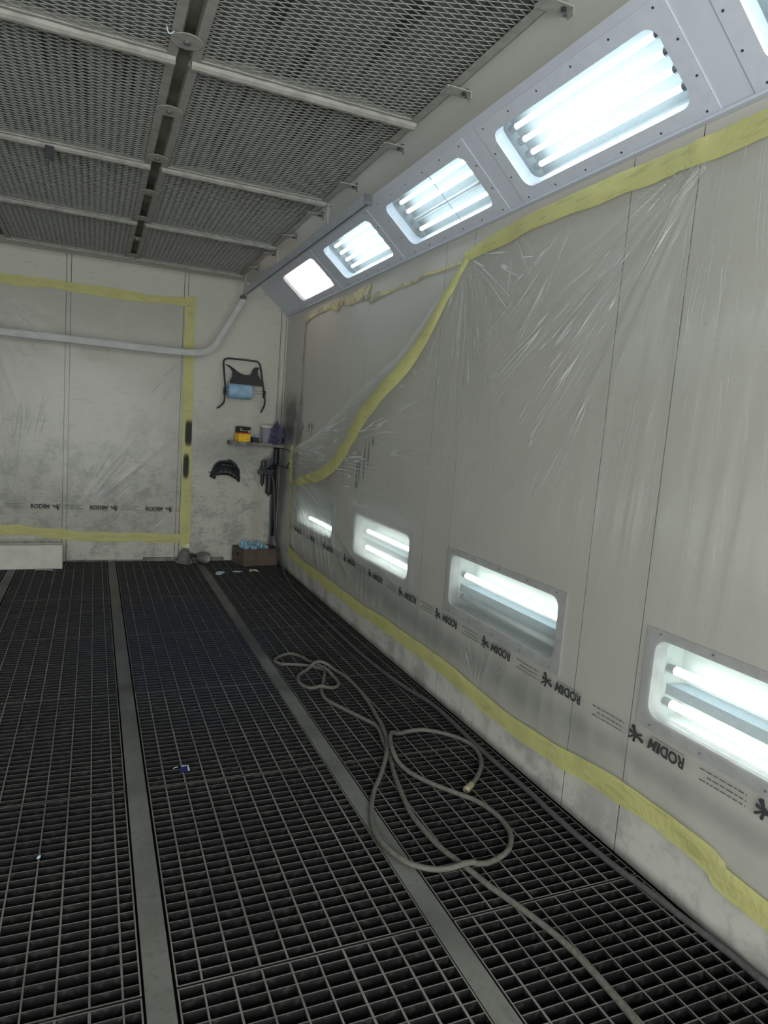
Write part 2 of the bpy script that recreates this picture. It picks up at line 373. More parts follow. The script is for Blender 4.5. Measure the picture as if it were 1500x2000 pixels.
# right wall, split at its panel joints, with lamp openings
GAP = .005
WIN = [(.72, 1.595), (2.10, 2.975), (3.48, 4.355), (4.86, 5.735)]; WZ0, WZ1 = .535, .795
def panelled_wall(name, mat, x0, x1, joints, holes):
    b = MB()
    for a, c in zip(joints[:-1], joints[1:]):
        y0, y1 = a+GAP/2, c-GAP/2
        hs = [h for h in holes if h[0] > a and h[1] < c]
        if hs:
            h0, h1 = hs[0][0]-.012, hs[0][1]+.012
            b.box(x0, x1, y0, h0, 0, ZW); b.box(x0, x1, h1, y1, 0, ZW); b.box(x0, x1, h0, h1, 0, WZ0-.012); b.box(x0, x1, h0, h1, WZ1+.012, ZW)
        else: b.box(x0, x1, y0, y1, 0, ZW)
    o = b.build(name, mat)
    for yy in joints[1:-1]:
        b = MB(); b.box(*((x0+.001, x1+.004) if x0 > 0 else (x0-.004, x1-.001)), yy-GAP/2, yy+GAP/2, 0, ZW-.01); b.build('joint_strip', 'joint', o)
    return o
JR = [YF, -.80, .29, .58, 1.67, 1.965, 3.035, 3.33, 4.43, 4.715, 5.85, YB]
struct(panelled_wall('wall_right', 'wall_right', XR, XR+.04, JR, WIN))
struct(panelled_wall('wall_left', 'wall_plain', XL-.04, XL, JR, WIN))
b = MB(); b.box(XL, -1.85, YF-.04, YF, 0, ZC); b.box(1.39, XR, YF-.04, YF, 0, ZC); b.box(-1.85, 1.39, YF-.04, YF, 2.42, ZC); struct(b.build('wall_front', 'wall_plain'))  # unseen wall; its opening was added to let the fill in
# back wall panels
b = MB(); jb = [XL, -1.21, -1.17, -.24, -.203, .733, .768, 1.645, XR+.04]
for a, c in zip(jb[:-1], jb[1:]):
    b.box(a+GAP/2, c-GAP/2, YB, YB+.04, 0, ZC+.02)
_wb = struct(b.build('wall_back', 'wall_back'))
for a in jb[1:-1]: b = MB(); b.box(a-GAP/2, a+GAP/2, YB+.001, YB+.044, 0, ZC); b.build('joint_strip', 'joint', _wb)
b = MB(); b.box(1.655, 1.70, YB-.012, YB-.001, 0, 2.42); b.box(1.688, 1.699, YB-.05, YB-.001, 0, 2.40); struct(b.build('trim_1', 'wall_back'))
b = MB(); b.box(.45, 1.2, YB-.016, YB-.001, .0, .035); b.box(-.2, .45, YB-.016, YB-.001, .0, .012); struct(b.build('baseboard_back', 'shelf'))
# slanted light panels, right and left : frame (s up the slope, y, n into the room)
LEN = math.hypot(XR-XC, ZC-ZW); us = ((XC-XR)/LEN, (ZC-ZW)/LEN)   # slope direction
nn = (-us[1], us[0]*1.0)                                          # into room: (-,-)
def SR(s, y, n): return (XR+us[0]*s+nn[0]*n, y, ZW+us[1]*s+nn[1]*n)
def SLf(s, y, n): x, yy, z = SR(s, y, n); return (2*MIDX-x, yy, z)
PITCH = 1.117; LY = [5.02-PITCH*k for k in range(6)]; LLEN = .865; S0, S1 = .068, .328
def slant(name, T):
    b = MB(); ys = [YF]
    for y in sorted(LY): ys += [y-.012, y+LLEN+.012]
    ys.append(YB)
    for i in range(len(ys)-1):
        a, c = ys[i], ys[i+1]
        if i % 2 == 0: b.box(0, LEN, a, c, -.012, 0, T)
        else: b.box(0, S0-.012, a, c, -.012, 0, T); b.box(S1+.012, LEN, a, c, -.012, 0, T)
    return struct(b.build(name, 'slant'))
slant('trim_2', SR); slant('trim_3', SLf)
b = MB(); b.box(XR-.022, XR-.002, YF, YB, ZW-.004, ZW+.006); b.box(XR+.0, XR+.012, YF, YB, ZW, ZW+.01); struct(b.build('trim_4', 'slant'))
# ceiling : flat white margins and the plenum roof over the filters
FX = [(.282, 1.19), (-.662, .246), (-1.606, -.698)]; FYJ = [6.235-1.175*k for k in range(7)]; FY1 = 6.235
b = MB(); b.box(1.20, XC, YF, YB, ZC, ZC+.02); b.box(XL+(XR-XC), -1.66, YF, YB, ZC, ZC+.02); b.box(-1.66, 1.20, FY1+.02, YB, ZC, ZC+.02)
for a, c in ((.255-.018, .265+.018), (-.72-.02, -.72+.02)): pass
b.box(XL, XR, YF, YB, 3.05, 3.08)
struct(b.build('ceiling', 'wall_plain'))
b = MB(); b.box(.235, .293, YF, FY1, 2.664, 2.676)
b.box(-.71, -.65, YF, FY1, 2.664, 2.676)
M['channel'] = simple('channel_brown_grey', srgb(112, 110, 102), .7, 0, 4, .7)
struct(b.build('trim_5', 'channel'))

# ================================================================== CEILING LAMPS
def T0(T, y0): return lambda s, y, n: T(s, y+y0, n)
def screws(pts, T, par):
    for s, y in pts:
        mb = MB(); mb.tube([T(s, y, .001), T(s, y, .0045)], .004, 8); mb.build('screw', 'screw', par)
def slant_lamp(T, y0, label, group, lit=(1, 1, 1, 1), warm=False, crack=None, glass='glass'):
    loc = T(0, y0+LLEN/2, 0); root = thing('ceiling_light', loc, label, 'ceiling light', group); Q = T0(T, y0)
    f = MB(); outer = rrect(S0-.055, S1+.055, -.07, LLEN+.07, .004); inner = rrect(S0, S1, 0, LLEN, .045)
    ring(f, outer, inner, Q, .0005, .003, -.05); fr = f.build('frame', 'frame_paint', root)
    if T is SR: screws([(S0-.035, t*LLEN) for t in (-.03, .18, .39, .61, .82, 1.03)]+[(S1+.035, t*LLEN) for t in (-.03, .18, .39, .61, .82, 1.03)]+[(s, yy) for s in (.14, .255) for yy in (-.05, LLEN+.05)], Q, fr)
    g_ = MB(); gp = rrect(S0+.001, S1-.001, .001, LLEN-.001, .044); g_.prism(gp, Q, -.016, -.012); g_.build('glass_pane', glass, root)
    h = MB(); a, c, e, d = S0-.02, S1+.02, -.03, LLEN+.03      # reflector tray open toward the room
    h.box(a, c, e, d, -.125, -.118, Q); h.box(a, a+.008, e, d, -.118, -.02, Q); h.box(c-.008, c, e, d, -.118, -.02, Q); h.box(a+.008, c-.008, e, e+.008, -.118, -.02, Q); h.box(a+.008, c-.008, d-.008, d, -.118, -.02, Q)
    h.build('reflector', 'reflector', root)
    for k in range(4):
        s = S0+.042+.0585*k
        t = MB(); t.tube([Q(s, .07, -.072), Q(s, LLEN-.055, -.072)], .0105, 8)
        if not lit[k]: mt = 'tube_off'
        else: mt = 'tube_warm' if warm else 'tube'
        tb = t.build('light_tube', mt, root, smooth=True)
        e_ = MB(); e_.tube([Q(s, .035, -.072), Q(s, .07, -.072)], .015, 10); e_.build('tube_socket', 'screw', tb)
        e_ = MB(); e_.tube([Q(s, LLEN-.055, -.072), Q(s, LLEN-.02, -.072)], .015, 10); e_.build('tube_socket', 'screw', tb)
    if crack is not None:
        k = MB(); k.box(S0, S1, crack*LLEN, crack*LLEN+.003, -.0118, -.0105, Q); k.build('pane_joint', 'spine', root)
    return root
grp = 'ceiling lights in the right slanted panel'
slant_lamp(SR, LY[0], 'small warm pinkish ceiling light in the slanted panel nearest the back wall', grp, warm=True, glass='hazy_glass')
slant_lamp(SR, LY[1], 'bright ceiling light right beside the pinkish one, pane joint near its far end', grp, crack=.80)
slant_lamp(SR, LY[2], 'ceiling light with one of its four tubes dark and a crooked line across the pane', grp, lit=(1, 0, 1, 1), crack=.38)
slant_lamp(SR, LY[3], 'largest ceiling light on the slanted panel, four clear bright tubes with visible end caps', grp)
slant_lamp(SR, LY[4], 'ceiling light cut off by the top right corner of the picture', grp)
slant_lamp(SR, LY[5], 'ceiling light at the near end of the right slanted panel', grp)
names = ['nearest the back wall', 'second from the back wall', 'third from the back wall', 'fourth from the back wall', 'fifth from the back wall', 'nearest the front wall']
for y, nm in zip(LY, names): slant_lamp(SLf, y, 'ceiling light in the left slanted panel, '+nm, 'ceiling lights in the left slanted panel')

# lower wall lamps
def low_lamp(y0, y1, lit, label, mirror=False):
    W = (lambda u, v, n: (XL+n, u, v)) if mirror else (lambda u, v, n: (XR-n, u, v))
    loc = W((y0+y1)/2, WZ0-.04, 0); root = thing('wall_light', loc, label, 'wall light', 'added low lights of the left wall' if mirror else 'low wall lights behind the film')
    f = MB(); ring(f, rrect(y0-.045, y1+.04, WZ0-.045, WZ1+.03, .004), rrect(y0, y1, WZ0, WZ1, .045), W, .0005, .008, -.045)
    fr = f.build('frame', 'frame_low', root)
    if not mirror:
      for t in (.02, .25, .5, .75, .98):
        for v in (WZ0-.028, WZ1+.018): sc = MB(); sc.tube([W(y0+t*(y1-y0), v, .007), W(y0+t*(y1-y0), v, .010)], .004, 8); sc.build('screw', 'screw', fr)
    b_ = MB(); b_.prism(rrect(y0+.001, y1-.001, WZ0+.001, WZ1-.001, .044), W, -.014, -.010); b_.build('glass_pane', 'glass', root)
    h = MB(); a, c, e, d = y0-.03, y1+.03, WZ0-.03, WZ1+.03
    h.box(a, c, e, d, -.155, -.148, W); h.box(a, a+.008, e, d, -.148, -.042, W); h.box(c-.008, c, e, d, -.148, -.042, W); h.box(a+.008, c-.008, e, e+.008, -.148, -.042, W); h.box(a+.008, c-.008, d-.008, d, -.148, -.042, W)
    h.build('reflector', 'reflector_low', root)
    s_ = MB(); s_.prism([(.612, -.148), (.604, -.056), (.640, -.056), (.632, -.148)], lambda v, n, u: W(u, v, n), y0+.005, y1-.005); s_.build('spine', 'spine', root)
    for v, on in zip((.566, .682), lit):
        t = MB(); t.tube([W(y0+.03, v, -.085), W(y1-.012, v, -.085)], .015, 8)
        tb = t.build('light_tube', 'tube_low' if on else 'tube_off', root, smooth=True)
        e_ = MB(); e_.tube([W(y0-.02, v, -.085), W(y0+.03, v, -.085)], .017, 10); e_.build('tube_socket', 'screw', tb); e_ = MB(); e_.tube([W(y1-.012, v, -.085), W(y1+.02, v, -.085)], .014, 10); e_.build('tube_socket', 'screw', tb)
low_lamp(*WIN[0], (1, 1), 'nearest low wall light, cut off by the right edge, two bright tubes behind glass')
low_lamp(*WIN[1], (0, 1), 'low wall light with only its upper tube lit, lower half of the glass dark')
low_lamp(*WIN[2], (1, 1), 'hazy low wall light glowing in two stripes through loose film')
low_lamp(*WIN[3], (1, 0), 'low wall light nearest the back corner, one stripe of glow through the film')

for (a_, c_), nm in zip(WIN, ('nearest the front wall', 'second from the front wall', 'second from the back wall', 'nearest the back wall')):
    low_lamp(a_, c_, (1, 1), 'added unseen low light in the left wall, '+nm, True)  # out of view, added to brighten the right wall and slant

# ================================================================== CEILING FILTERS
FL = 1.175
def filter_panel(x0, x1, y0, label):
    root = thing('ceiling_filter', ((x0+x1)/2, y0+FL/2, ZC-.02), label, 'ceiling filter', 'mesh filter panels in the ceiling')
    y1 = y0+FL; f = MB(); g_ = .022; a, c, e, d = x0+.003, x1-.003, y0+g_, y1-g_
    zb, zt = ZC-.028, ZC-.004
    for (p, q, r, t) in ((a, a+.036, e, d), (c-.036, c, e, d), (a+.036, c-.036, e, e+.02), (a+.036, c-.036, d-.02, d)): f.box(p, q, r, t, zb, zb+.004)
    f.box(a, a+.004, e, d, zb, zt+.03); f.box(c-.004, c, e, d, zb, zt+.03); f.box(a, c, e, e+.003, zb, zt+.03); f.box(a, c, d-.003, d, zb, zt+.03)
    f.build('frame', 'rail_paint', root)
    # expanded metal: zigzag strands with the long diamond axis across the booth
    m = MB(); zz = zb+.008; LWD, SWD, wd, th = .066, .027, .0010, .0022
    X0, X1_, Y0, Y1_ = a+.03, c-.03, e+.012, d-.012; nx = int((X1_-X0)/(LWD/2)); ny = int((Y1_-Y0)/(SWD/2))
    dx = (X1_-X0)/nx; dy = (Y1_-Y0)/ny; vs = []; fs = []
    for j in range(ny):
        base = len(vs)
        for i in range(nx+1):
            yy = Y0+dy*(j+((i+j) % 2)); xx = X0+dx*i
            vs += [(xx, yy-wd, zz), (xx, yy+wd, zz), (xx, yy+wd*.2, zz+th), (xx, yy-wd*1.8, zz+th)]
        for i in range(nx):
            p = base+4*i; q = p+4
            fs += [(p, q, q+1, p+1), (p+1, q+1, q+2, p+2), (p+2, q+2, q+3, p+3), (p+3, q+3, q, p)]
    m.add(vs, fs); m.build('expanded_mesh', 'mesh_paint', root)
    # fleece lying on the mesh, rumpled
    nu, nv = 50, 64; U = np.linspace(a+.006, c-.006, nu); V = np.linspace(e+.004, d-.004, nv); uu, vv = np.meshgrid(U, V, indexing='ij')
    z = zz+.012+.022*vnoise(uu*9+.8*np.sin(vv*4), vv*1.6, 3)**1.5+.006*vnoise(uu*30, vv*14, 5)
    s_ = MB(); s_.grid([(float(p), float(q), float(r)) for p, q, r in zip(uu.ravel(), vv.ravel(), z.ravel())], nu, nv); s_.build('filter_fleece', 'media', root, smooth=True)
    return root
fp = None; colnm = ['right', 'middle', 'left']; rown = ['back wall row', 'second row from the back wall', 'third row from the back wall', 'fourth row from the back wall', 'fifth row from the back wall', 'row above the camera']
for ci, (x0, x1) in enumerate(FX):
    for ri in range(6):
        y0 = FYJ[ri+1]
        lab = 'grey ceiling filter behind diamond mesh, %s column, %s' % (colnm[ci], rown[ri])
        if fp is None: fp = filter_panel(x0, x1, y0, lab); fo = (x0, y0)
        else: dup(fp, (x0-fo[0], y0-fo[1], 0), lab)
# rounded cross rails between the filters
rr = None
for ci, (x0, x1) in enumerate(FX):
    for ri in range(0, 6):
        y = FYJ[ri]
        lab = 'rounded ceiling rail, %s filter column, far edge of %s' % (colnm[ci], ['back row', 'second row from back', 'third row from back', 'fourth row from back', 'fifth row from back', 'row over the camera'][ri])
        if rr is None:
            b = MB(); prof = [(-.034, .006), (-.026, .0), (-.020, -.010), (-.008, -.018), (.008, -.018), (.020, -.010), (.026, 0), (.034, .006), (.034, .012), (-.034, .012)]
            n = 24; vs = []
            for i in range(n+1):
                xx = x0+.012+(x1-x0-.02)*i/n; wv = .003*math.sin(i*1.3)+.002*math.sin(i*2.9)
                vs += [(xx, y+p[0]+wv*.6, ZC-.028+p[1]+(wv*.5 if p[1] < 0 else 0)) for p in prof]
            k = len(prof); fs = [(i*k+j, i*k+(j+1) % k, (i+1)*k+(j+1) % k, (i+1)*k+j) for i in range(n) for j in range(k)]+[tuple(range(k)), tuple(n*k+j for j in range(k))[::-1]]
            b.add(vs, fs); rr = b.build('ceiling_rail', 'rail_paint'); tag(rr, lab, 'rail', 'cross rails between the ceiling filters'); ro = (x0, y)
        else: dup(rr, (x0-ro[0], y-ro[1], 0), lab)
# half-round retaining washers along the dark channel
wash = None; wl = ['first', 'second', 'third', 'fourth', 'fifth', 'sixth', 'seventh', 'eighth', 'ninth', 'tenth']
WY = [6.08-.588*k for k in range(9)]
for k, y in enumerate(WY):
    lab = 'round retaining washer under the dark ceiling channel, %s from the back wall' % wl[k]
    if wash is None:
        wash = thing('retaining_washer', (.26, y, ZC-.034), lab, 'washer', 'washers along the ceiling channel')
        b = MB(); b.lathe([(.004, 0), (.052, 0), (.054, .002), (.052, .004), (.004, .004)], Matrix.Translation((.26, y, ZC-.034)), 28); b.build('plate', 'rail_paint', wash, smooth=False)
        b = MB(); b.lathe([(.010, -.008), (.012, -.006), (.012, 0)], Matrix.Translation((.26, y, ZC-.034)), 6); b.build('bolt', 'screw', wash)
    else: dup(wash, (0, -.588*k, 0), lab)
# edge clips
clip = None
CY = [1.78+.577*k for k in range(8)]; CY.reverse()
for k, y in enumerate(CY):
    lab = 'bent metal clip on right edge of ceiling filters, %s from the back wall' % wl[k]
    if clip is None:
        z = ZC-.03; clip = thing('filter_clip', (1.19, y, z), lab, 'clip', 'clips along the filter edge')
        b = MB(); b.box(1.135, 1.235, y-.028, y+.028, z-.006, z-.002); b.box(1.135, 1.140, y-.028, y+.028, z-.012, z-.006); b.box(1.195, 1.235, y+.024, y+.028, z-.002, z+.03); b.box(1.232, 1.236, y-.028, y+.0, z-.028, z-.006); b.build('bracket', 'rail_paint', clip)
        b = MB(); b.lathe([(.009, -.014), (.009, -.006), (.004, -.006)], Matrix.Translation((1.212, y-.010, z)), 6); b.build('bolt', 'black_metal', clip)
        b = MB(); b.box(1.232, 1.246, y+.008, y+.022, z-.008, z+.022); b.build('hook', 'screw', clip)
    else: dup(clip, (0, y-CY[0], 0), lab)
# small black tab hanging from a rail
t = thing('hanging_hook', (-.22, 3.86, ZC-.06), 'small black tab with a thin wire hook hanging from a ceiling rail', 'hook')
b = MB(); b.box(-.245, -.205, 3.853, 3.857, ZC-.105, ZC-.04); b.build('tab', 'black_plastic', t, bevel=.001)
b = MB(); b.tube([(-.228, 3.855, ZC-.10), (-.228, 3.855, ZC-.16), (-.222, 3.86, ZC-.168)], .0022, 6); b.build('wire', 'black_metal', t)
b = MB(); b.tube([(.19, 2.50, ZC-.03), (.196, 2.495, ZC-.05), (.206, 2.50, ZC-.045), (.214, 2.505, ZC-.035)], .002, 6, 4); tag(b.build('wire_scrap', 'white_paper'), 'tiny white curl of wire caught on the ceiling mesh beside the channel', 'wire')
# curtain track along the right side with drop rods
def sweep_profile(b, pts, prof, up=Vector((0, 0, 1))):
    P = [Vector(p) for p in pts]; n = len(P); k = len(prof); vs = []
    for i in range(n):
        t_ = (P[min(i+1, n-1)]-P[max(i-1, 0)]).normalized(); side = t_.cross(up).normalized(); u2 = side.cross(t_)
        vs += [P[i]+side*p[0]+u2*p[1] for p in prof]
    fs = [(i*k+j, i*k+(j+1) % k, (i+1)*k+(j+1) % k, (i+1)*k+j) for i in range(n-1) for j in range(k)]+[tuple(range(k)), tuple((n-1)*k+j for j in range(k))[::-1]]
    b.add(vs, fs)
TP = [(-.020, .022), (.020, .022), (.020, -.022), (.006, -.022), (.006, -.016), (.014, -.016), (.014, .016), (-.014, .016), (-.014, -.016), (-.006, -.016), (-.006, -.022), (-.020, -.022)]
t = thing('curtain_track', (1.21, 4.75, 2.478), 'straight aluminium curtain track hung on rods beside the ceiling lights', 'track')
b = MB(); sweep_profile(b, [(1.205, 3.25, 2.50), (1.205, 6.22, 2.50)], TP); b.build('rail', 'steel', t)
for y in (3.885, 5.06, 6.19):
    b = MB(); b.tube([(1.203, y, 2.523), (1.203, y, ZC-.03)], .010, 8); b.box(1.185, 1.221, y-.018, y+.018, ZC-.036, ZC-.030); b.build('drop_rod', 'rail_paint', t)
b = MB(); b.box(1.184, 1.2265, 3.243, 3.25, 2.476, 2.524); b.build('end_cap', 'screw', t)
# dropped curved track along the back wall
tr = [(-1.6, 1.93), (-.695, 1.931), (-.142, 1.930), (.458, 1.925), (.74, 1.929), (.821, 1.935), (.87, 1.944), (.912, 1.962), (.945, 1.985), (.970, 2.015), (.995, 2.055), (1.03, 2.12), (1.096, 2.24), (1.21, 2.46)]
t = thing('curved_curtain_track', (.5, 6.25, 1.90), 'white curtain track running level before the back wall, then bending upwards', 'track')
b = MB(); sweep_profile(b, [(x, 6.25, z) for x, z in tr], [(p[0], p[1]) for p in TP], Vector((0, 0, 1)))
# orient slot to the viewer: rotate profile a quarter turn
b = MB(); P2 = [(-.012, .026), (.012, .026), (.012, -.026), (-.012, -.026), (-.012, -.020), (-.007, -.020), (-.007, .020), (-.012, .020)]
vs = []; n = len(tr); k = len(P2)
for i in range(n):
    a_ = tr[max(i-1, 0)]; c_ = tr[min(i+1, n-1)]; d_ = Vector((c_[0]-a_[0], 0, c_[1]-a_[1])).normalized(); nrm = Vector((-d_.z, 0, d_.x))
    vs += [Vector((tr[i][0], 6.25, tr[i][1]))+Vector((0, p[0], 0))+nrm*p[1] for p in P2]
b.add(vs, [(i*k+j, i*k+(j+1) % k, (i+1)*k+(j+1) % k, (i+1)*k+j) for i in range(n-1) for j in range(k)]+[tuple(range(k)), tuple((n-1)*k+j for j in range(k))[::-1]])
b.build('rail', 'track_grey', t)
for sg in (-1, 1):
    b = MB(); vs = []
    P3 = [(-.0145, sg*.026+.002), (-.012, sg*.026+.002), (-.012, sg*.026-.002), (-.0145, sg*.026-.002)]
    for i in range(n):
        a_ = tr[max(i-1, 0)]; c_ = tr[min(i+1, n-1)]; d_ = Vector((c_[0]-a_[0], 0, c_[1]-a_[1])).normalized(); nrm = Vector((-d_.z, 0, d_.x))
        vs += [Vector((tr[i][0], 6.25, tr[i][1]))+Vector((0, p[0], 0))+nrm*p[1] for p in P3]
    b.add(vs, [(i*4+j, i*4+(j+1) % 4, (i+1)*4+(j+1) % 4, (i+1)*4+j) for i in range(n-1) for j in range(4)]); b.build('lip', 'screw', t)
b = MB(); b.box(1.175, 1.225, 6.225, 6.275, 2.448, 2.476); b.tube([(1.20, 6.25, 2.46), (1.20, 6.21, 2.49)], .006, 8); b.build('joint', 'black_metal', t)

# ================================================================== FLOOR GRATINGS AND BEAMS
GC = [(-2.155, -1.412), (-1.338, -.643), (-.557, .137), (.218, .917), (.992, 1.688)]
GR = [6.59, 6.22, 5.27, 4.375, 3.43, 2.505, 1.545, .60, -.35, -1.30]
gcn = ['far left column', 'left column', 'column left of middle beam', 'column right of middle beam', 'column along right wall']
grn = ['short piece against the back wall']+[k+' full panel from the back' for k in ('first', 'second', 'third', 'fourth', 'fifth', 'sixth', 'seventh')]+['last panel by the front wall']
def grating(x0, x1, y0, y1, label, seed):
    rnd = random.Random(seed)
    root = thing('floor_grating', ((x0+x1)/2, (y0+y1)/2, -.03), label, 'grating', 'steel floor gratings')
    f = MB(); a, c, e, d = x0, x1, y0+.003, y1-.003; w_ = .004
    f.box(a, c, e, e+w_, -.032, 0); f.box(a, c, d-w_, d, -.032, 0); f.box(a, a+w_, e+w_, d-w_, -.032, 0); f.box(c-w_, c, e+w_, d-w_, -.032, 0)
    f.build('edge_frame', 'grating', root)
    l = MB(); x = a+.062
    while x < c-.02:
        hw = .0026+rnd.uniform(-.0004, .0009); l.box(x-hw, x+hw, e+w_, d-w_, -.012, -.0005); x += .0737
    l.build('cross_rods', 'grating', root)
    r_ = MB(); n = max(1, int(round((d-e)/.0375)))
    for i in range(1, n):
        yy = e+(d-e)*i/n+rnd.uniform(-.0006, .0006); hw = .0013+rnd.uniform(0, .0005); r_.box(a+w_, c-w_, yy-hw, yy+hw, -.030, -.001)
    r_.build('bearing_bars', 'grating', root)
for ci, (x0, x1) in enumerate(GC):
    if ci == 0: rows = range(0, 9)
    for ri in range(9):
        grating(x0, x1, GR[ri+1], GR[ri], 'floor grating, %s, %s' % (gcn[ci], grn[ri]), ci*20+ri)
bl = ['far left', 'left', 'middle', 'right']
for i, xc in enumerate((-1.375, -.600, .177, .9535)):
    b = MB(); b.box(xc-.0335, xc+.0335, YF+.01, YB-.005, -.012, .0); b.box(xc-.02, xc+.02, YF+.01, YB-.005, -.20, -.012)
    lab = ['flat grey floor beam in the unseen far left', 'flat grey floor beam starting under the white trough at the left', 'flat grey floor beam in the middle of the grating floor', 'flat grey floor beam between the middle gratings and the hose side'][i]
    tag(b.build('floor_beam', 'beam', bevel=.001), lab, 'beam', 'flat beams between the floor gratings')
    
# ================================================================== HOSES
H2 = [(1.17, .55), (1.23, .85), (1.25, 1.081), (1.254, 1.214), (1.248, 1.345), (1.224, 1.456), (1.196, 1.548), (1.17, 1.623), (1.148, 1.711), (1.128, 1.783), (1.11, 1.851), (1.100, 1.976), (1.104, 2.09), (1.151, 2.32), (1.19, 2.46), (1.23, 2.635), (1.255, 2.769), (1.21, 2.895), (1.152, 3.032), (1.12, 3.13), (1.132, 3.237), (1.187, 3.373), (1.236, 3.505), (1.213, 3.566), (1.165, 3.609), (1.077, 3.647), (1.021, 3.664), (1.005, 3.734), (1.062, 3.798), (1.125, 3.823), (1.171, 3.76), (1.194, 3.666), (1.213, 3.566), (1.244, 3.471), (1.259, 3.358), (1.241, 3.286), (1.194, 3.253), (1.125, 3.25), (1.071, 3.293), (1.05, 3.371), (1.07, 3.459), (1.128, 3.527), (1.197, 3.556), (1.265, 3.536), (1.318, 3.44), (1.333, 3.282), (1.327, 3.111), (1.306, 2.934), (1.274, 2.775), (1.247, 2.651), (1.224, 2.575), (1.176, 2.473), (1.101, 2.351), (1.035, 2.256), (.98, 2.153), (.939, 2.042), (.93, 1.945), (.946, 1.859), (.982, 1.793), (1.054, 1.745), (1.156, 1.725), (1.239, 1.733), (1.314, 1.761), (1.364, 1.806), (1.399, 1.871), (1.409, 1.962), (1.385, 2.069), (1.32, 2.163), (1.269, 2.24), (1.223, 2.336), (1.2, 2.43), (1.215, 2.519), (1.254, 2.608), (1.302, 2.659), (1.376, 2.684), (1.46, 2.681), (1.538, 2.623), (1.592, 2.545), (1.607, 2.459), (1.574, 2.351), (1.509, 2.26), (1.44, 2.194), (1.415, 2.172)]
def lift(pts, r):
    """raise later coils where they cross earlier ones"""
    out = []
    for i, p in enumerate(pts):
        m_ = 0
        for j in range(0, i-4):
            d = (Vector(p)-Vector(pts[j])).length
            if d < r*5: m_ = max(m_, (out[j][2]-r-.0005)+2.0*r*max(0, min(1, (r*5-d)/(r*3))))
        out.append((p[0], p[1], r+.0005+m_))
    return out
hp = [tuple(v) for v in catmull([Vector((x, y, 0)) for x, y in H2], 4)]; hp = lift([(p[0], p[1]) for p in hp], .0095)
for _ in range(3):
    z = [p[2] for p in hp]; hp = [(p[0], p[1], max(z[i], (z[max(i-1, 0)]+z[i]+z[min(i+1, len(z)-1)])/3)) for i, p in enumerate(hp)]
t = thing('air_hose', (1.2, 2.3, 0), 'loose coiled dusty air hose lying in loops on the grating, brass end fitting', 'hose')
b = MB(); b.tube(hp, .0095, 10); b.build('hose_line', 'hose', t, smooth=True)
e0 = Vector(hp[-1]); dr = Vector((1.38-1.415, 2.147-2.172, 0)).normalized(); q = dr.to_track_quat('Z', 'Y').to_matrix().to_4x4(); q.translation = e0-dr*.012+Vector((0, 0, .004))
b = MB(); b.lathe([(.0105, 0), (.0135, .004), (.0135, .03), (.011, .033), (.0145, .038), (.0145, .05), (.012, .053), (.012, .058), (.0085, .06), (.0075, .045)], q, 16); b.build('end_fitting', 'brass', t, smooth=False)
H1 = [(1.597, 6.44, .865), (1.615, 6.43, .80), (1.632, 6.42, .60), (1.645, 6.40, .38), (1.648, 6.28, .18), (1.640, 6.0, .045), (1.592, 5.6, .014), (1.560, 5.1, .012), (1.553, 4.62, .012), (1.546, 4.074, .012), (1.552, 3.615, .012), (1.585, 3.229, .012), (1.632, 2.974, .012), (1.636, 2.757, .012), (1.624, 2.517, .012), (1.623, 2.265, .012), (1.625, 2.061, .012), (1.620, 1.92, .012), (1.621, 1.753, .012), (1.630, 1.586, .012), (1.648, 1.456, .012), (1.660, 1.328, .012), (1.672, 1.217, .012), (1.680, 1.066, .012), (1.680, .7, .012), (1.66, .2, .012)]
b = MB(); b.tube(H1, .0105, 10, 6); tag(b.build('air_hose', 'hose_dark', smooth=True), 'grey air hose from the wall filter running straight along the foot of the right wall', 'hose')

# ================================================================== FILM AND TAPE
FREE = [(3.05, 2.27), (3.2, 2.18), (3.303, 2.1), (3.45, 1.98), (3.687, 1.813), (4.0, 1.70), (4.291, 1.598), (4.786, 1.417), (5.106, 1.312), (5.45, 1.235), (5.75, 1.18), (6.06, 1.13)]
TAPE = [(3.056, 2.265), (3.194, 2.123), (3.34, 1.965), (3.542, 1.79), (3.855, 1.614), (4.227, 1.412), (4.518, 1.224), (4.757, 1.092), (5.072, .992), (5.439, .924), (5.745, .869), (5.98, .85)]
fy, fz = np.array(FREE).T
def ztop(Y): return np.where(Y < 3.05, 2.285, np.interp(Y, fy, fz))
def ridge(n, p=4): return (1-np.abs(2*n-1))**p
def fan(Y, Z, ay, az, th0, th1, R, freq, amp, seed, p=3):
    dy, dz = Y-ay, Z-az; r = np.hypot(dy, dz)+1e-6; th = np.degrees(np.arctan2(dz, dy)) % 360; a, c = th0 % 360, th1 % 360
    mid = (a+c)/2; half = (c-a)/2; wn = np.clip(1.25-np.abs(th-mid)/half, 0, 1); wn = np.clip(wn*3, 0, 1)
    n = vnoise(np.radians(th)*freq, r*1.2+seed, seed)
    return amp*wn*np.exp(-(r/R)**2)*np.minimum(r/.12, 1)*ridge(n, p)
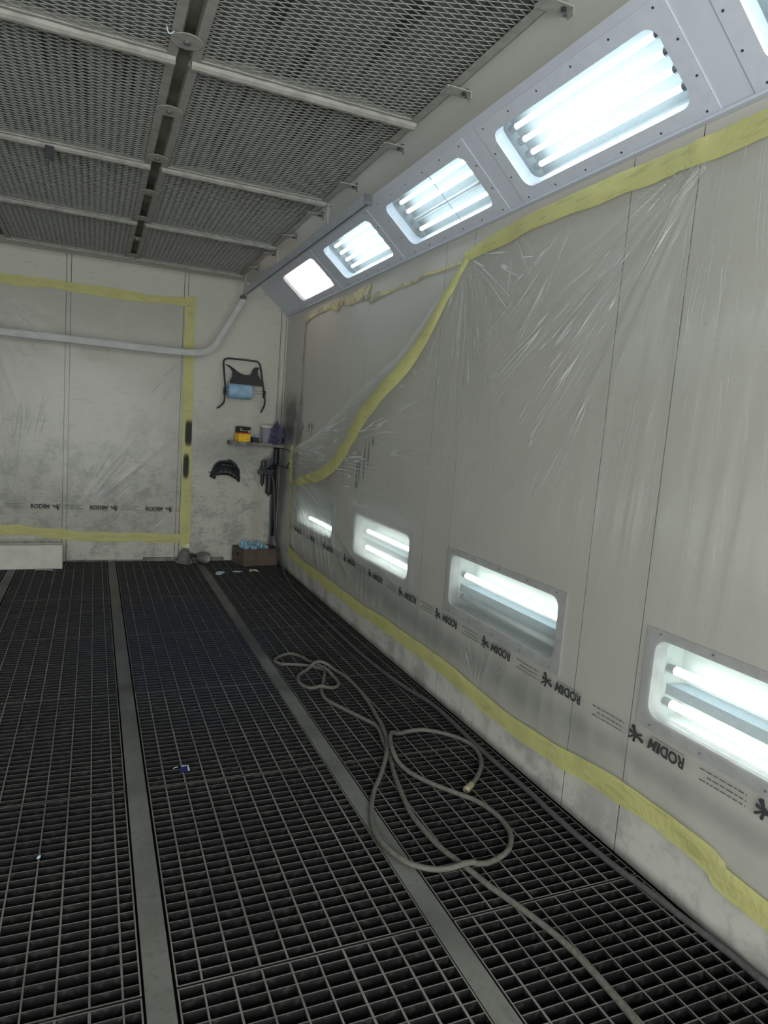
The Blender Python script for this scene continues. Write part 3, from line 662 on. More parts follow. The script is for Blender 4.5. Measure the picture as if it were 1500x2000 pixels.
def film_off(Y, Z):
    Y = np.asarray(Y, float); Z = np.asarray(Z, float)
    env = np.clip((Y-3.05)/.8, 0, 1)*np.clip((6.04-Y)/.5, 0, 1)
    below = np.clip(ztop(Y)-Z, 0, 3)
    bul = .095*env*np.exp(-(below/.42)**2)
    w0 = fan(Y, Z, 1.60, 2.34, 290, 340, 1.2, 9, .012, 3, 2)+fan(Y, Z, 3.07, 2.30, 225, 318, .8, 7, .008, 5, 2)
    w0 += fan(Y, Z, 6.14, 1.08, 120, 205, 1.9, 12, .020, 9, 2)+fan(Y, Z, 6.10, .95, 180, 250, 1.0, 8, .010, 10, 2)
    w0 += .005*np.clip((2.3-Y)/.6, 0, 1)*np.clip((2.0-Z)/.4, 0, 1)*np.clip((Z-.75)/.4, 0, 1)*ridge(vnoise(Y*24+1.5*Z, Z*.9, 21), 2)
    w0 += .006*np.exp(-((Z-.34)/.14)**2)*ridge(vnoise(Y*10+3*np.sin(Y*3)*Z, Z*3, 31), 2)+.009*np.clip((Y-4.4)/.6, 0, 1)*np.clip((.75-Z)/.3, 0, 1)*np.clip((Z-.2)/.1, 0, 1)*ridge(vnoise(Y*10-5*Z, Z*1.5, 33), 2)
    w0 += .004*vnoise(Y*5, Z*5, 40)
    edge = np.clip((Z-.20)/.08, 0, 1)
    return .012+(bul+w0)*edge
RF = [[(1.60, 2.34, 296, 334, 1.75, 26, 1.0), (3.08, 2.32, 240, 300, 1.0, 34, 1.0), (6.14, 1.07, 152, 190, 3.4, 34, .85), (2.62, .18, 40, 150, .34, 14, .9), (3.9, .16, 40, 140, .34, 12, .7)],
      [(2.22, 2.30, 296, 338, .95, 24, .9), (3.08, 2.28, 184, 222, .85, 11, 1.0), (6.12, .95, 190, 245, 1.0, 16, .7), (1.52, 2.36, 300, 335, 1.3, 50, .8), (1.5, 3.6, 255, 285, 3.2, 60, .30)],
      [(2.66, 2.30, 200, 340, .34, 14, .8), (6.14, 1.12, 140, 185, 1.8, 26, .95), (2.9, 3.0, 258, 285, 2.6, 40, .25)]]
BF = [[(-.95, 2.40, 285, 335, .9, 22, .55), (.60, 2.37, 240, 300, .22, 12, .8), (-.28, .24, 35, 72, 1.1, 10, .8)],
      [(.0, 2.25, 268, 300, .45, 14, .7), (-.7, .10, 68, 98, 1.7, 26, .5), (.78, 1.95, 225, 262, .6, 20, .4)],
      [(.42, .22, 10, 60, .5, 12, .5), (-1.3, 2.4, 270, 320, 1.0, 20, .4)]]
def crease_field(fans, A, Z):
    best = np.zeros(A.shape); U = np.zeros(A.shape); Rr = np.zeros(A.shape)
    sst = lambda x, a, b: (lambda t: t*t*(3-2*t))(np.clip((x-a)/(b-a), 0, 1))
    for k, (ay, az, th0, th1, R_, freq, amp) in enumerate(fans):
        dy, dz = A-ay, Z-az; r = np.hypot(dy, dz); mid = math.radians((th0+th1)/2); half = math.radians((th1-th0)/2); c_, s_ = math.cos(mid), math.sin(mid)
        th = np.arctan2(dz*c_-dy*s_, dy*c_+dz*s_); w_ = amp*(1-sst(np.abs(th), half*.7, half*1.1))*(1-sst(r, R_*.45, R_))*sst(r, 0, .06)
        b_ = w_ > best; best = np.where(b_, w_, best); U = np.where(b_, th*freq+17*k, U); Rr = np.where(b_, r, Rr)
    return np.stack([U, Rr, best], -1)
def film_sheet(Y0, Y1, zb, zt_f, offf, W, step, name, parent, mat, gf):
    nu = int((Y1-Y0)/step); U = np.linspace(Y0, Y1, nu); nv = int((2.1)/step); t_ = np.linspace(0, 1, nv)
    uu, tt = np.meshgrid(U, t_, indexing='ij'); zb = zb(uu); zz = zb+tt*(zt_f(uu)-zb); off = offf(uu, zz); verts = W(uu, zz, off).reshape(-1, 3)
    o0 = wloc(parent); me = bpy.data.meshes.new(name); i, j = np.meshgrid(np.arange(nu-1), np.arange(nv-1), indexing='ij'); a = (i*nv+j).ravel()
    F = np.stack([a, a+nv, a+nv+1, a+1], 1)
    me.vertices.add(len(verts)); me.vertices.foreach_set('co', (verts-o0).ravel()); me.loops.add(F.size); me.loops.foreach_set('vertex_index', F.ravel())
    me.polygons.add(len(F)); me.polygons.foreach_set('loop_start', np.arange(0, F.size, 4)); me.polygons.foreach_set('loop_total', np.full(len(F), 4)); me.polygons.foreach_set('use_smooth', np.ones(len(F), bool)); me.update(calc_edges=True)
    at = me.attributes.new('whiten', 'FLOAT', 'POINT'); at.data.foreach_set('value', np.clip(gf(uu, zz), 0, 1).ravel().astype(np.float32))
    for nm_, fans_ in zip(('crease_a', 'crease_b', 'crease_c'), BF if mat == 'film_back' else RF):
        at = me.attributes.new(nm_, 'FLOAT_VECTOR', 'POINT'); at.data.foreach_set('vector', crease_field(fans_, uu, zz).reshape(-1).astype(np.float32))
    me.materials.append(M[mat]); o = bpy.data.objects.new(name, me); COL.objects.link(o); o.parent = parent; o['_w'] = tuple(o0); return o
def film_whiten(Y, Z):  # fold highlights painted as whiter, denser film
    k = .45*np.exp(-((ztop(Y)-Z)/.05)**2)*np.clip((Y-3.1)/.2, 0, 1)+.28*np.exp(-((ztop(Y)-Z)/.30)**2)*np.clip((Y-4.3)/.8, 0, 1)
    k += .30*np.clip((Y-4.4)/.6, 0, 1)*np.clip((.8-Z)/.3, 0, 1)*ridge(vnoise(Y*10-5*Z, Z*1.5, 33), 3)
    k += .38*np.exp(-(np.abs(Y-3.92)/.6)**6-(np.abs(Z-.68)/.26)**6)+.30*np.exp(-(np.abs(Y-5.3)/.55)**6-(np.abs(Z-.68)/.24)**6)  # whiter film over two lamps paints in their blurred glow
    return k+.2*np.exp(-((Y-3.9)/.5)**2-((Z-.86)/.07)**2)                             # milky band just above the lamp frame
def bf_whiten(X, Z): return 0*X
WR = lambda Y, Z, o: np.stack([XR-o, Y, Z], -1)
WB = lambda X, Z, o: np.stack([X, YB-o, Z], -1)
# printed marks of the film: word, splash emblem, three ruled lines of tiny print
def text_mesh(txt, size):
    cu = bpy.data.curves.new('t', 'FONT'); cu.body = txt; cu.size = size; cu.offset = size*.04; ob = bpy.data.objects.new('t', cu); COL.objects.link(ob)
    dg = bpy.context.evaluated_depsgraph_get(); me = bpy.data.meshes.new_from_object(ob.evaluated_get(dg)); bpy.data.objects.remove(ob)
    v = [(p.co.x, p.co.y) for p in me.vertices]; f = [tuple(p.vertices) for p in me.polygons]; bpy.data.meshes.remove(me); return v, f
TV, TF = text_mesh('RODIM', .05)
tx = np.array(TV); tx[:, 0] -= tx[:, 0].min(); tx[:, 1] -= tx[:, 1].min(); tx[:, 0] *= .143/tx[:, 0].max(); tx[:, 1] *= .038/tx[:, 1].max()
mm = tx[:, 0] > .105; tx[mm, 0] += tx[mm, 1]*.25; TV = tx.tolist()
def logo_polys():
    out = []; cx, cy = .205, .018
    blob = [(cx+(.010+.004*math.sin(3*a))*math.cos(a), cy+(.011)*math.sin(a)) for a in np.linspace(0, 2*PI, 12, endpoint=False)]; out.append(blob)
    for ang, ln, w1 in ((160, .034, .007), (75, .026, .006), (35, .034, .004), (-10, .026, .007), (-60, .030, .010), (200, .026, .004)):
        a = math.radians(ang); d = (math.cos(a), math.sin(a)); p = (-d[1], d[0])
        out.append([(cx+p[0]*.003, cy+p[1]*.003), (cx-p[0]*.003, cy-p[1]*.003), (cx+d[0]*ln-p[0]*w1, cy+d[1]*ln-p[1]*w1), (cx+d[0]*(ln+.004), cy+d[1]*(ln+.004)), (cx+d[0]*ln+p[0]*w1, cy+d[1]*ln+p[1]*w1)])
    return out
def print_mark(M2, parent):
    """M2(u,v) -> world point just in front of the film"""
    b_ = MB(); b_.add([M2(u, v) for u, v in TV], TF)
    def quad(u0, u1, v0, v1):
        k = max(1, int((u1-u0)/.02)); us_ = np.linspace(u0, u1, k+1)
        b_.add([M2(u, v) for u in us_ for v in (v0, v1)], [(2*i, 2*i+2, 2*i+3, 2*i+1) for i in range(k)])
    quad(0, .142, -.0085, -.007)
    b_.build('printed_word', 'ink', parent); b_ = MB()
    for p in logo_polys(): b_.add([M2(u, v) for u, v in p], [tuple(range(len(p)))])
    b_.build('printed_emblem', 'ink', parent); b_ = MB(); rnd = random.Random(3)
    for r_, (v, L) in enumerate(((.034, .150), (.018, .115), (.001, .155))):
        quad(.262, .266, v+.001, v+.005); u = .272
        while u < .262+L:
            l_ = rnd.uniform(.008, .024); quad(u, u+l_, v, v+.0042); u += l_+.004
    return b_.build('fine_print', 'ink_light', parent)
film = thing('masking_film', (XR-.05, 3.5, .15), 'large wrinkled clear plastic film sagging off the right wall from a yellow taped edge', 'plastic film')
film_sheet(-.3, 6.05, lambda u: np.interp(u, [1.1, 1.27, 1.45, 1.7, 2.0, 2.33, 6.05], [.19, .222, .232, .222, .195, .178, .19]), ztop, film_off, WR, .0085, 'film_sheet', film, 'film', film_whiten)
rend = [.94, 1.416, 1.904, 2.372, 2.843, 3.318, 3.805, 4.285, 4.745, 5.19, 5.60]
for y in rend:
    if y+.43 > 6.03: L_ = 1
    def m2(u, v, y=y):
        Yv = min(y+u, 6.04); Zv = .474-v+.002*math.sin(y*3); return (XR-float(film_off(Yv, Zv))-.0025, Yv, Zv)
    print_mark(m2, film)
def bfoff(X, Z):
    X = np.asarray(X, float); Z = np.asarray(Z, float)
    w0 = fan(X, Z, -.95, 2.38, 285, 340, 1.1, 9, .012, 4, 2)+0*X #+fan(X, Z, .0, 2.15, 265, 310, .8, 22, .016, 6, 4)+fan(X, Z, .55, 2.36, 240, 300, .25, 14, .010, 7, 3)
    w0 += fan(X, Z, -.25, .27, 30, 75, 1.0, 7, .018, 12, 2) #, .018, 12, 4)+fan(X, Z, -1.0, .30, 50, 100, 1.6, 26, .016, 13, 3)+fan(X, Z, .75, 1.9, 215, 262, .6, 20, .010, 16, 3)
    return .008+.22*w0+.003*vnoise(X*4, Z*4, 44)
bfilm = thing('masking_film', (-.3, YB-.02, .25), 'clear plastic film taped flat inside a yellow tape frame on the back wall', 'plastic film')
film_sheet(-1.75, .775, lambda u: .25+0*u, lambda u: np.full_like(u, 2.39), bfoff, WB, .011, 'film_sheet', bfilm, 'film_back', bf_whiten)
for x in (-1.445, -.965, -.49, -.015, .464):
    def m2(u, v, x=x):
        Xv = min(x+u, .766); Zv = .478+v; return (Xv, YB-float(bfoff(Xv, Zv))-.0025, Zv)
    print_mark(m2, bfilm)
def tape(path, width, W, offf, name, label, mat='tape', cat='tape', extra=.004, seed=0, ragged=.006, group=None, bow=0):
    """ribbon along path (u,v list) laid on a surface with slightly torn edges; a few strips across the width so that it can crumple"""
    P = [Vector((p[0], p[1], 0)) for p in path]; P = catmull(P, 10) if len(P) > 2 else [P[0]+(P[1]-P[0])*i/60 for i in range(61)]
    # resample
    d = [0]
    for a, c in zip(P[:-1], P[1:]): d.append(d[-1]+(c-a).length)
    n = max(8, int(d[-1]/.03)); ts = np.linspace(0, d[-1], n); px = np.interp(ts, d, [p.x for p in P]); py = np.interp(ts, d, [p.y for p in P]); nv = 7; pts = []
    for i in range(n):
        i0, i1 = max(i-1, 0), min(i+1, n-1); tx_, ty_ = px[i1]-px[i0], py[i1]-py[i0]; L_ = math.hypot(tx_, ty_)+1e-9; nx_, ny_ = -ty_/L_, tx_/L_
        e1 = ragged*(float(vnoise(np.array(ts[i]*7.), np.array(1.), seed))-.5)*2; e2 = ragged*(float(vnoise(np.array(ts[i]*6.), np.array(7.), seed+3))-.5)*2
        hw = (width(ts[i]/d[-1]) if callable(width) else width)/2
        for j in range(nv):
            q_ = -hw-e1+(2*hw+e1+e2)*j/(nv-1); u, v = px[i]+nx_*q_, py[i]+ny_*q_
            cr = .0035*float(vnoise(np.array(ts[i]*14.), np.array(j*1.1), seed+9))*(1 if 0 < j < nv-1 else .3)
            o_ = float(offf(u, v))+extra+cr+bow*math.sin(PI*j/(nv-1))
            pts.append(tuple(W(np.array(u), np.array(v), np.array(o_))))
    b_ = MB(); b_.grid([tuple(map(float, p)) for p in pts], n, nv); return tag(b_.build(name, mat, smooth=True), label, cat, group)
flat = lambda a, c: .002
gR, gB = 'yellow tape strips on the right wall', 'yellow tape frame on the back wall'
tape([(-.3, 2.32), (1.1, 2.318), (1.45, 2.317), (1.72, 2.312), (2.06, 2.312), (2.42, 2.317), (2.75, 2.305), (2.95, 2.29), (3.09, 2.272)], lambda t_: .078-.03*max(0, (t_-.9)/.1), WR, lambda a, c: max(.010, float(film_off(a, min(c, 2.285)))), 'masking_tape', 'thick yellow tape holding the upper edge of the film under the slanted lights', group=gR, seed=1, ragged=.006)
tape(TAPE, lambda t_: .05+.055*math.sin(PI*min(1, t_*1.05)) if t_ < .95 else .05, WR, film_off, 'masking_tape', 'yellow tape peeled off the wall, sagging diagonally along the fallen film edge', group=gR, seed=2, extra=.006, ragged=.005, bow=.008)
tape([(-.3, .20), (1.1, .192), (1.27, .225), (1.45, .235), (1.70, .225), (2.0, .197), (2.33, .178), (2.79, .197), (3.39, .205), (4.21, .183), (4.76, .182), (5.45, .186), (6.0, .215)], .082, WR, lambda a, c: max(.016, float(film_off(a, c))+.002), 'masking_tape', 'long yellow tape strip along the bottom edge of the film on the right wall', group=gR, seed=3, ragged=.006)
tape([(6.07, 1.19), (6.08, 1.05), (6.06, .90), (6.03, .83)], .10, WR, lambda a, c: .012, 'masking_tape', 'short upright yellow tape holding the gathered film beside the corner shelf', group=gR, seed=4, extra=.008, bow=.01)
tape([(6.055, .86), (6.05, .55), (6.04, .24)], .045, WR, lambda a, c: .012, 'masking_tape', 'narrow pale tape down the left edge of the film near the back corner', group=gR, seed=5, extra=.004)
tape([(5.93, 2.30), (5.6, 2.315), (5.34, 2.32), (5.0, 2.315), (4.65, 2.31), (4.40, 2.305)], lambda t_: .03+.06*t_, WR, flat, 'tape_residue', 'cracked old tape residue on the upper right wall beside the corner', 'oldtape', 'tape', seed=6, ragged=.02, group='old tape residue')
tape([(4.40, 2.26), (4.08, 2.268), (3.78, 2.275), (3.34, 2.28), (3.12, 2.275)], lambda t_: .045-.03*t_, WR, flat, 'tape_residue', 'flaking tape remains running towards the top corner of the fallen film', 'oldtape', 'tape', seed=7, ragged=.02, group='old tape residue')
tape([(5.93, 2.30), (5.935, 1.95), (5.93, 1.55)], .03, WR, flat, 'tape_residue', 'thin upright strip of old tape on the right wall above the corner shelf', 'oldtape', 'tape', seed=8, ragged=.008, group='old tape residue')
tape([(-1.75, 2.395), (-.737, 2.392), (-.16, 2.40), (.255, 2.39), (.76, 2.405)], .078, WB, lambda a, c: .012, 'masking_tape', 'yellow tape across the top of the film on the back wall', group=gB, seed=9, ragged=.010)
tape([(.785, 2.46), (.79, 1.9), (.805, 1.2), (.815, .6), (.82, .14)], .088, WB, lambda a, c: .012, 'masking_tape', 'upright yellow tape on the back wall with two black spray marks', group=gB, seed=10, extra=.009)
tape([(-1.75, .285), (-.724, .28), (-.4, .265), (-.075, .235), (.4, .225), (.775, .215)], .085, WB, lambda a, c: .012, 'masking_tape', 'yellow tape along the bottom of the film on the back wall', group=gB, seed=11, ragged=.010)
b = MB(); b.add([(.83, YB-.02, .165), (.87, YB-.03, .17), (.865, YB-.035, .13), (.84, YB-.022, .11), (.80, YB-.02, .135)], [(0, 1, 2, 3, 4)]); tag(b.build('tape_scrap', 'cream_paper', solid=.001), 'torn pale tape end curling off the lower corner of the tape frame', 'tape')

# ================================================================== WALL RACK WITH BLUE ROLL
t = thing('paper_roll_holder', (1.28, 6.45, 1.47), 'black tubular wall rack with a shield plate holding a blue paper roll', 'roll holder')
ypos = [(1.072, 6.588, 1.474), (1.095, 6.50, 1.505), (1.105, 6.43, 1.54), (1.107, 6.425, 1.60), (1.112, 6.45, 1.67), (1.107, 6.50, 1.79), (1.105, 6.55, 1.89), (1.112, 6.557, 1.925), (1.138, 6.56, 1.940), (1.20, 6.56, 1.945), (1.40, 6.56, 1.944), (1.435, 6.558, 1.932), (1.453, 6.55, 1.90), (1.462, 6.50, 1.79), (1.475, 6.45, 1.67), (1.482, 6.425, 1.60), (1.484, 6.43, 1.54), (1.488, 6.50, 1.505), (1.491, 6.588, 1.468)]
b = MB(); b.tube(ypos, .0085, 10, 4); b.build('tube_frame', 'black_metal', t, smooth=True)
pl_ = [(1.107, 1.887), (1.156, 1.880), (1.20, 1.852), (1.236, 1.824), (1.268, 1.808), (1.293, 1.802), (1.346, 1.805), (1.362, 1.825), (1.380, 1.868), (1.405, 1.886), (1.450, 1.886), (1.430, 1.868), (1.422, 1.845), (1.424, 1.815), (1.44, 1.785), (1.462, 1.747), (1.474, 1.706), (1.154, 1.710), (1.156, 1.738), (1.172, 1.762), (1.180, 1.79), (1.180, 1.825), (1.165, 1.850), (1.135, 1.875)]
b = MB(); b.prism(pl_, lambda u, v, d: (u, 6.545-(1.89-v)*.52+d, v), -.0015, .0015); b.build('shield_plate', 'black_metal', t)
def xrot(c): m_ = Matrix.Rotation(PI/2, 4, 'Y'); m_.translation = Vector(c); return m_
b = MB(); b.lathe([(.018, 0), (.066, 0), (.068, .002), (.068, .213), (.066, .215), (.018, .215)], xrot((1.135, 6.425, 1.640)), 40); b.build('blue_paper_roll', 'blue_paper', t, smooth=False)
b = MB(); b.tube([(1.10, 6.435, 1.648), (1.480, 6.435, 1.648)], .005, 8); b.build('spindle', 'steel', t)
for x in (1.108, 1.476):
    b = MB(); b.lathe([(.016, 0), (.018, .003), (.018, .024), (.012, .027)], xrot((x-.012, 6.437, 1.650)), 10); b.tube([(x, 6.43, 1.60), (x, 6.45, 1.665)], .0125, 10); b.build('clamp', 'black_plastic', t)

# ================================================================== CORNER SHELF AND ITS CONTENTS
SZ = 1.172; t = thing('corner_shelf', (1.45, 6.45, SZ-.02), 'grimy narrow shelf in the back right corner on a bent wire bracket', 'shelf')
b = MB(); b.box(1.18, 1.695, 6.40, 6.585, SZ-.018, SZ-.004); b.box(1.18, 1.695, 6.398, 6.403, SZ-.030, SZ+.006); b.box(1.178, 1.183, 6.398, 6.585, SZ-.03, SZ+.006); b.build('shelf_board', 'shelf', t, bevel=.002)
b = MB(); b.tube([(1.60, 6.45, SZ-.02), (1.655, 6.40, SZ-.035), (1.690, 6.28, SZ-.04), (1.692, 6.10, SZ-.07)], .004, 8); b.build('bracket_wire', 'black_metal', t)
b = MB(); b.tube([(1.66, 6.50, .975), (1.693, 6.30, .955), (1.692, 6.12, 1.06), (1.693, 6.10, 1.10)], .0045, 8); b.tube([(1.693, 6.33, .955), (1.693, 6.05, .97)], .004, 8); b.build('bracket_wire', 'black_metal', t)
# boxed discs: black, orange and yellow carton
t = thing('carton', (1.305, 6.49, SZ-.002), 'small yellow and black carton with an orange stripe on the corner shelf', 'box')
R_ = Matrix.Translation((1.305, 6.49, SZ-.002)) @ Matrix.Rotation(math.radians(12), 4, 'Z')
b = MB(); b.obox(R_, -.058, .058, -.045, .045, 0, .078); b.build('carton_bottom', 'yellow_card', t)
b = MB(); b.obox(R_, -.058, .058, -.045, .045, .0785, .090); b.build('stripe', 'orange_card', t)
b = MB(); b.obox(R_, -.057, .057, -.044, .044, .0905, .145); b.obox(R_, -.057, .057, -.044, .044, .145, .147); b.build('carton_top', 'black_card', t)
b = MB(); b.obox(R_, -.045, -.032, -.0465, -.0455, .118, .130); b.obox(R_, .036, .050, -.0465, -.0455, .095, .115); b.obox(R_, -.045, .03, -.0465, -.0455, .108, .111); b.build('print', 'cream_paper', t)
b = MB(); b.obox(R_, .012, .050, -.0465, -.0455, .030, .033); b.obox(R_, .030, .050, -.0465, -.0455, .010, .014); b.obox(R_, -.045, -.01, -.0465, -.0455, .062, .064); b.build('print', 'black_card', t)
b = MB(); b.box(1.395, 1.435, 6.43, 6.46, SZ-.003, SZ+.016); tag(b.build('small_case', 'black_plastic', bevel=.002), 'tiny dark block between the yellow carton and the dark box', 'box')
t = thing('tissue_box', (1.485, 6.50, SZ-.004), 'dark low box with a blue wipe poking out, beside the cup', 'box')
b = MB(); b.box(1.40, 1.462, 6.49, 6.56, SZ-.003, SZ+.052); b.build('carton_body', 'black_card', t, bevel=.002)
b = MB(); b.add([(1.405, 6.495, SZ+.053), (1.458, 6.495, SZ+.053), (1.458, 6.55, SZ+.056), (1.455, 6.52, SZ+.085), (1.435, 6.51, SZ+.070)], [(0, 1, 3, 4), (1, 2, 3)]); b.build('wipe', 'blue_paper', t, solid=.001)
t = thing('plastic_cup', (1.535, 6.495, SZ-.004), 'cloudy tall plastic cup with a white rim standing on the corner shelf', 'cup')
Mc = Matrix.Translation((1.535, 6.495, SZ-.0035))
b = MB(); b.lathe([(.005, 0), (.043, 0), (.046, .004), (.060, .165), (.064, .168), (.062, .172), (.057, .165), (.043, .006), (.005, .004)], Mc, 32, cap=False); b.build('cup_wall', 'cup', t, smooth=True)
b = MB(); b.lathe([(.0610, .155), (.0645, .158), (.0648, .176), (.061, .178), (.058, .160)], Mc, 32, cap=False); b.build('rim', 'trough_white', t, smooth=True)
b = MB(); b.lathe([(.001, .007), (.040, .007), (.050, .11), (.001, .113)], Mc, 24, cap=False); b.build('contents', 'purple', t, smooth=True)
def crumple(name, c, size, mat, label, cat, seed, group=None, sub=4, spike=.5):
    import bmesh
    bm = bmesh.new(); bmesh.ops.create_icosphere(bm, subdivisions=sub, radius=1); vs = np.array([v.co[:] for v in bm.verts]); fs = [tuple(v.index for v in f.verts) for f in bm.faces]; bm.free()
    n = vnoise(vs[:, 0]*2.6+vs[:, 2]*2+9, vs[:, 1]*2.6+3, seed)+.5*vnoise(vs[:, 0]*6+3, vs[:, 1]*6+vs[:, 2]*5, seed+1)
    rd = .55+spike*np.abs(n-.75)*1.6; vs = vs*rd[:, None]*np.array(size); vs[:, 2] = np.maximum(vs[:, 2], -size[2]*.35); vs[:, 2] -= vs[:, 2].min()
    b_ = MB(); b_.add((vs+np.array(c)).tolist(), fs); return tag(b_.build(name, mat, smooth=False), label, cat, group)
crumple('glove', (1.652, 6.48, SZ-.003), (.046, .085, .115), 'purple', 'crumpled purple glove heaped in the corner behind the cup', 'glove', 4, 'gloves on the corner shelf', spike=1.0)
crumple('glove', (1.605, 6.408, SZ-.003), (.062, .030, .135), 'purple', 'dark purple glove slumped at the front edge of the shelf before the cup', 'glove', 6, 'gloves on the corner shelf', spike=1.0)

# ================================================================== BLACK BUMPER-SHAPED HOLDER
t = thing('wall_hood', (1.19, 6.52, .78), 'black arched plastic hood with ribs hung on the dirty back wall', 'hood')
n = 28; o_ = []; i_ = []
arc = [(1.035, .815), (1.050, .865), (1.072, .920), (1.098, .952), (1.14, .966), (1.19, .968), (1.235, .955), (1.272, .925), (1.298, .895), (1.305, .84), (1.308, .778)]
inn = [(1.068, .805), (1.075, .842), (1.10, .848), (1.13, .850), (1.16, .850), (1.19, .848), (1.215, .838), (1.24, .826), (1.262, .815), (1.275, .805), (1.282, .795)]
A = catmull([Vector((x, z, 0)) for x, z in arc], 4); I_ = catmull([Vector((x, z, 0)) for x, z in inn], 4); n = len(A); pts = []
for i in range(n):
    rib = .008*abs(math.sin(i*PI*8/n)) if 5 < i < n-6 else 0
    for j in range(7):
        s_ = j/6; p = A[i].lerp(I_[i], s_); dep = .012+.085*math.sin(s_*PI*.62)+rib*(1 if 1 < j < 6 else 0); pts.append((p.x, YB-.006-dep, p.y))
b = MB(); b.grid(pts, n, 7); b.build('ribbed_shell', 'black_plastic', t, smooth=True, solid=.004)
b = MB(); b.tube([(a.x, YB-.018, a.y+.004) for a in A], .010, 8); b.build('edge_bead', 'black_plastic', t, smooth=True)
b = MB(); b.tube([(1.17, YB-.04, .968), (1.20, YB-.045, .985), (1.235, YB-.04, .97), (1.27, YB-.05, .935), (1.20, YB-.06, .935), (1.13, YB-.05, .945)], .011, 8, 4); b.build('strap', 'black_metal', t, smooth=True)
b = MB(); b.tube([(1.015, YB-.02, .862), (1.05, YB-.03, .866)], .004, 6); b.build('hook', 'black_metal', t)

# ================================================================== AIR FILTER REGULATOR
t = thing('air_filter_unit', (1.56, 6.52, .66), 'dark twin-bowl compressed air filter mounted on the back wall by the corner', 'air filter')
V = lambda x, z, y=6.50: Matrix.Translation((x, y, z))
b = MB(); b.lathe([(.004, 0), (.016, .006), (.030, .016), (.032, .03), (.032, .165), (.035, .168), (.035, .195), (.028, .20)], V(1.585, .672, 6.49), 24); b.build('large_bowl', 'black_plastic', t, smooth=False)
b = MB(); b.lathe([(.003, -.03), (.007, -.026), (.009, -.006), (.018, 0)], V(1.585, .684, 6.49), 12); b.build('drain_tip', 'black_metal', t)
b = MB(); b.lathe([(.004, 0), (.017, .008), (.018, .12), (.021, .125), (.021, .15), (.015, .155)], V(1.52, .775, 6.50), 20); b.lathe([(.007, -.03), (.008, -.01), (.014, 0)], V(1.52, .783, 6.50), 10); b.build('small_bowl', 'black_plastic', t, smooth=False)
b = MB(); b.box(1.492, 1.625, 6.46, 6.53, .868, .925); b.box(1.50, 1.545, 6.455, 6.535, .915, .95); b.build('manifold', 'black_plastic', t, bevel=.006)
b = MB(); b.lathe([(.022, 0), (.022, .05), (.017, .056)], V(1.522, .95, 6.495), 16); b.build('adjuster_knob', 'black_metal', t)
def ydir(c): m_ = Matrix.Rotation(PI/2, 4, 'X'); m_.translation = Vector(c); return m_
b = MB(); b.lathe([(.028, 0), (.030, .004), (.030, .02), (.026, .024)], ydir((1.488, 6.46, .895)), 20); b.build('gauge', 'black_metal', t)
b = MB(); b.tube([(1.612, 6.47, .90), (1.605, 6.45, .885), (1.597, 6.44, .868)], .009, 8); b.build('outlet', 'black_metal', t)
b = MB(); b.box(1.53, 1.60, 6.53, 6.599, .88, .92); b.build('mounting_bracket', 'black_metal', t)
b = MB(); b.tube([(1.66, 6.570, SZ-.04), (1.66, 6.572, 1.02), (1.65, 6.56, .96), (1.60, 6.52, .93)], .022, 10, 4); b.tube([(1.66, 6.572, 1.0), (1.665, 6.575, .5), (1.668, 6.575, .25)], .013, 8); b.build('supply_pipe', 'black_plastic', t, smooth=True)

# ================================================================== CARDBOARD BOX OF RAGS
BM = Matrix.Translation((1.475, 6.415, .002)) @ Matrix.Rotation(math.radians(0), 4, 'Z')
c0, c1, c2, c3 = (1.335, 6.285), (1.675, 6.34), (1.665, 6.565), (1.265, 6.52)   # footprint corners
t = thing('cardboard_box', (1.48, 6.43, .001), 'brown open cardboard box full of blue rags in the back corner', 'box')
HB = .165; th = .004
def side(a, c, name, hole=False):
    b_ = MB(); ax, ay = a; cx, cy = c; L_ = math.hypot(cx-ax, cy-ay); ux, uy = (cx-ax)/L_, (cy-ay)/L_; nx_, ny_ = -uy, ux
    T = lambda u, v, d: (ax+ux*u+nx_*d, ay+uy*u+ny_*d, .002+v)
    if hole:
        outer = rrect(0, L_, 0, HB, .001, 6); inner = rrect(L_*.36, L_*.60, HB*.52, HB*.72, HB*.09, 6); ring(b_, outer, inner, T, 0, th); ring(b_, outer, inner, T, th, 0)
    else: b_.prism([(0, 0), (L_, 0), (L_, HB), (0, HB)], T, 0, th)
    return b_.build(name, 'cardboard', t)
side(c0, c1, 'side_panel'); side(c1, c2, 'side_panel'); side(c2, c3, 'side_panel'); side(c3, c0, 'side_panel', True)
b = MB(); b.prism([c0, c1, c2, c3], lambda u, v, d: (u, v, d), .002, .006); b.build('bottom_panel', 'cardboard', t)
def rag(cx, cy, z, sx, sy, rot, seed, label, mat='blue_rag', name='rag', cat='rag', group=None, hgt=.05, nn_=12):
    U = np.linspace(-1, 1, nn_); uu, vv = np.meshgrid(U, U, indexing='ij')
    h_ = hgt*(vnoise(uu*1.8+seed, vv*1.8+seed*2, seed)-.3)+hgt*.5*np.abs(vnoise(uu*4, vv*4+seed, seed+5)-.5); h_ = h_-h_.min()
    c_, s_ = math.cos(rot), math.sin(rot); x = cx+sx*uu*c_-sy*vv*s_; y = cy+sx*uu*s_+sy*vv*c_
    b_ = MB(); b_.grid([tuple(map(float, p)) for p in zip(x.ravel(), y.ravel(), (z+h_).ravel())], nn_, nn_); return tag(b_.build(name, mat, smooth=False, solid=.0008), label, cat, group)
M['blue_rag'] = simple('pale_blue_rag', srgb(150, 190, 212), .85, 0, 30, .35)
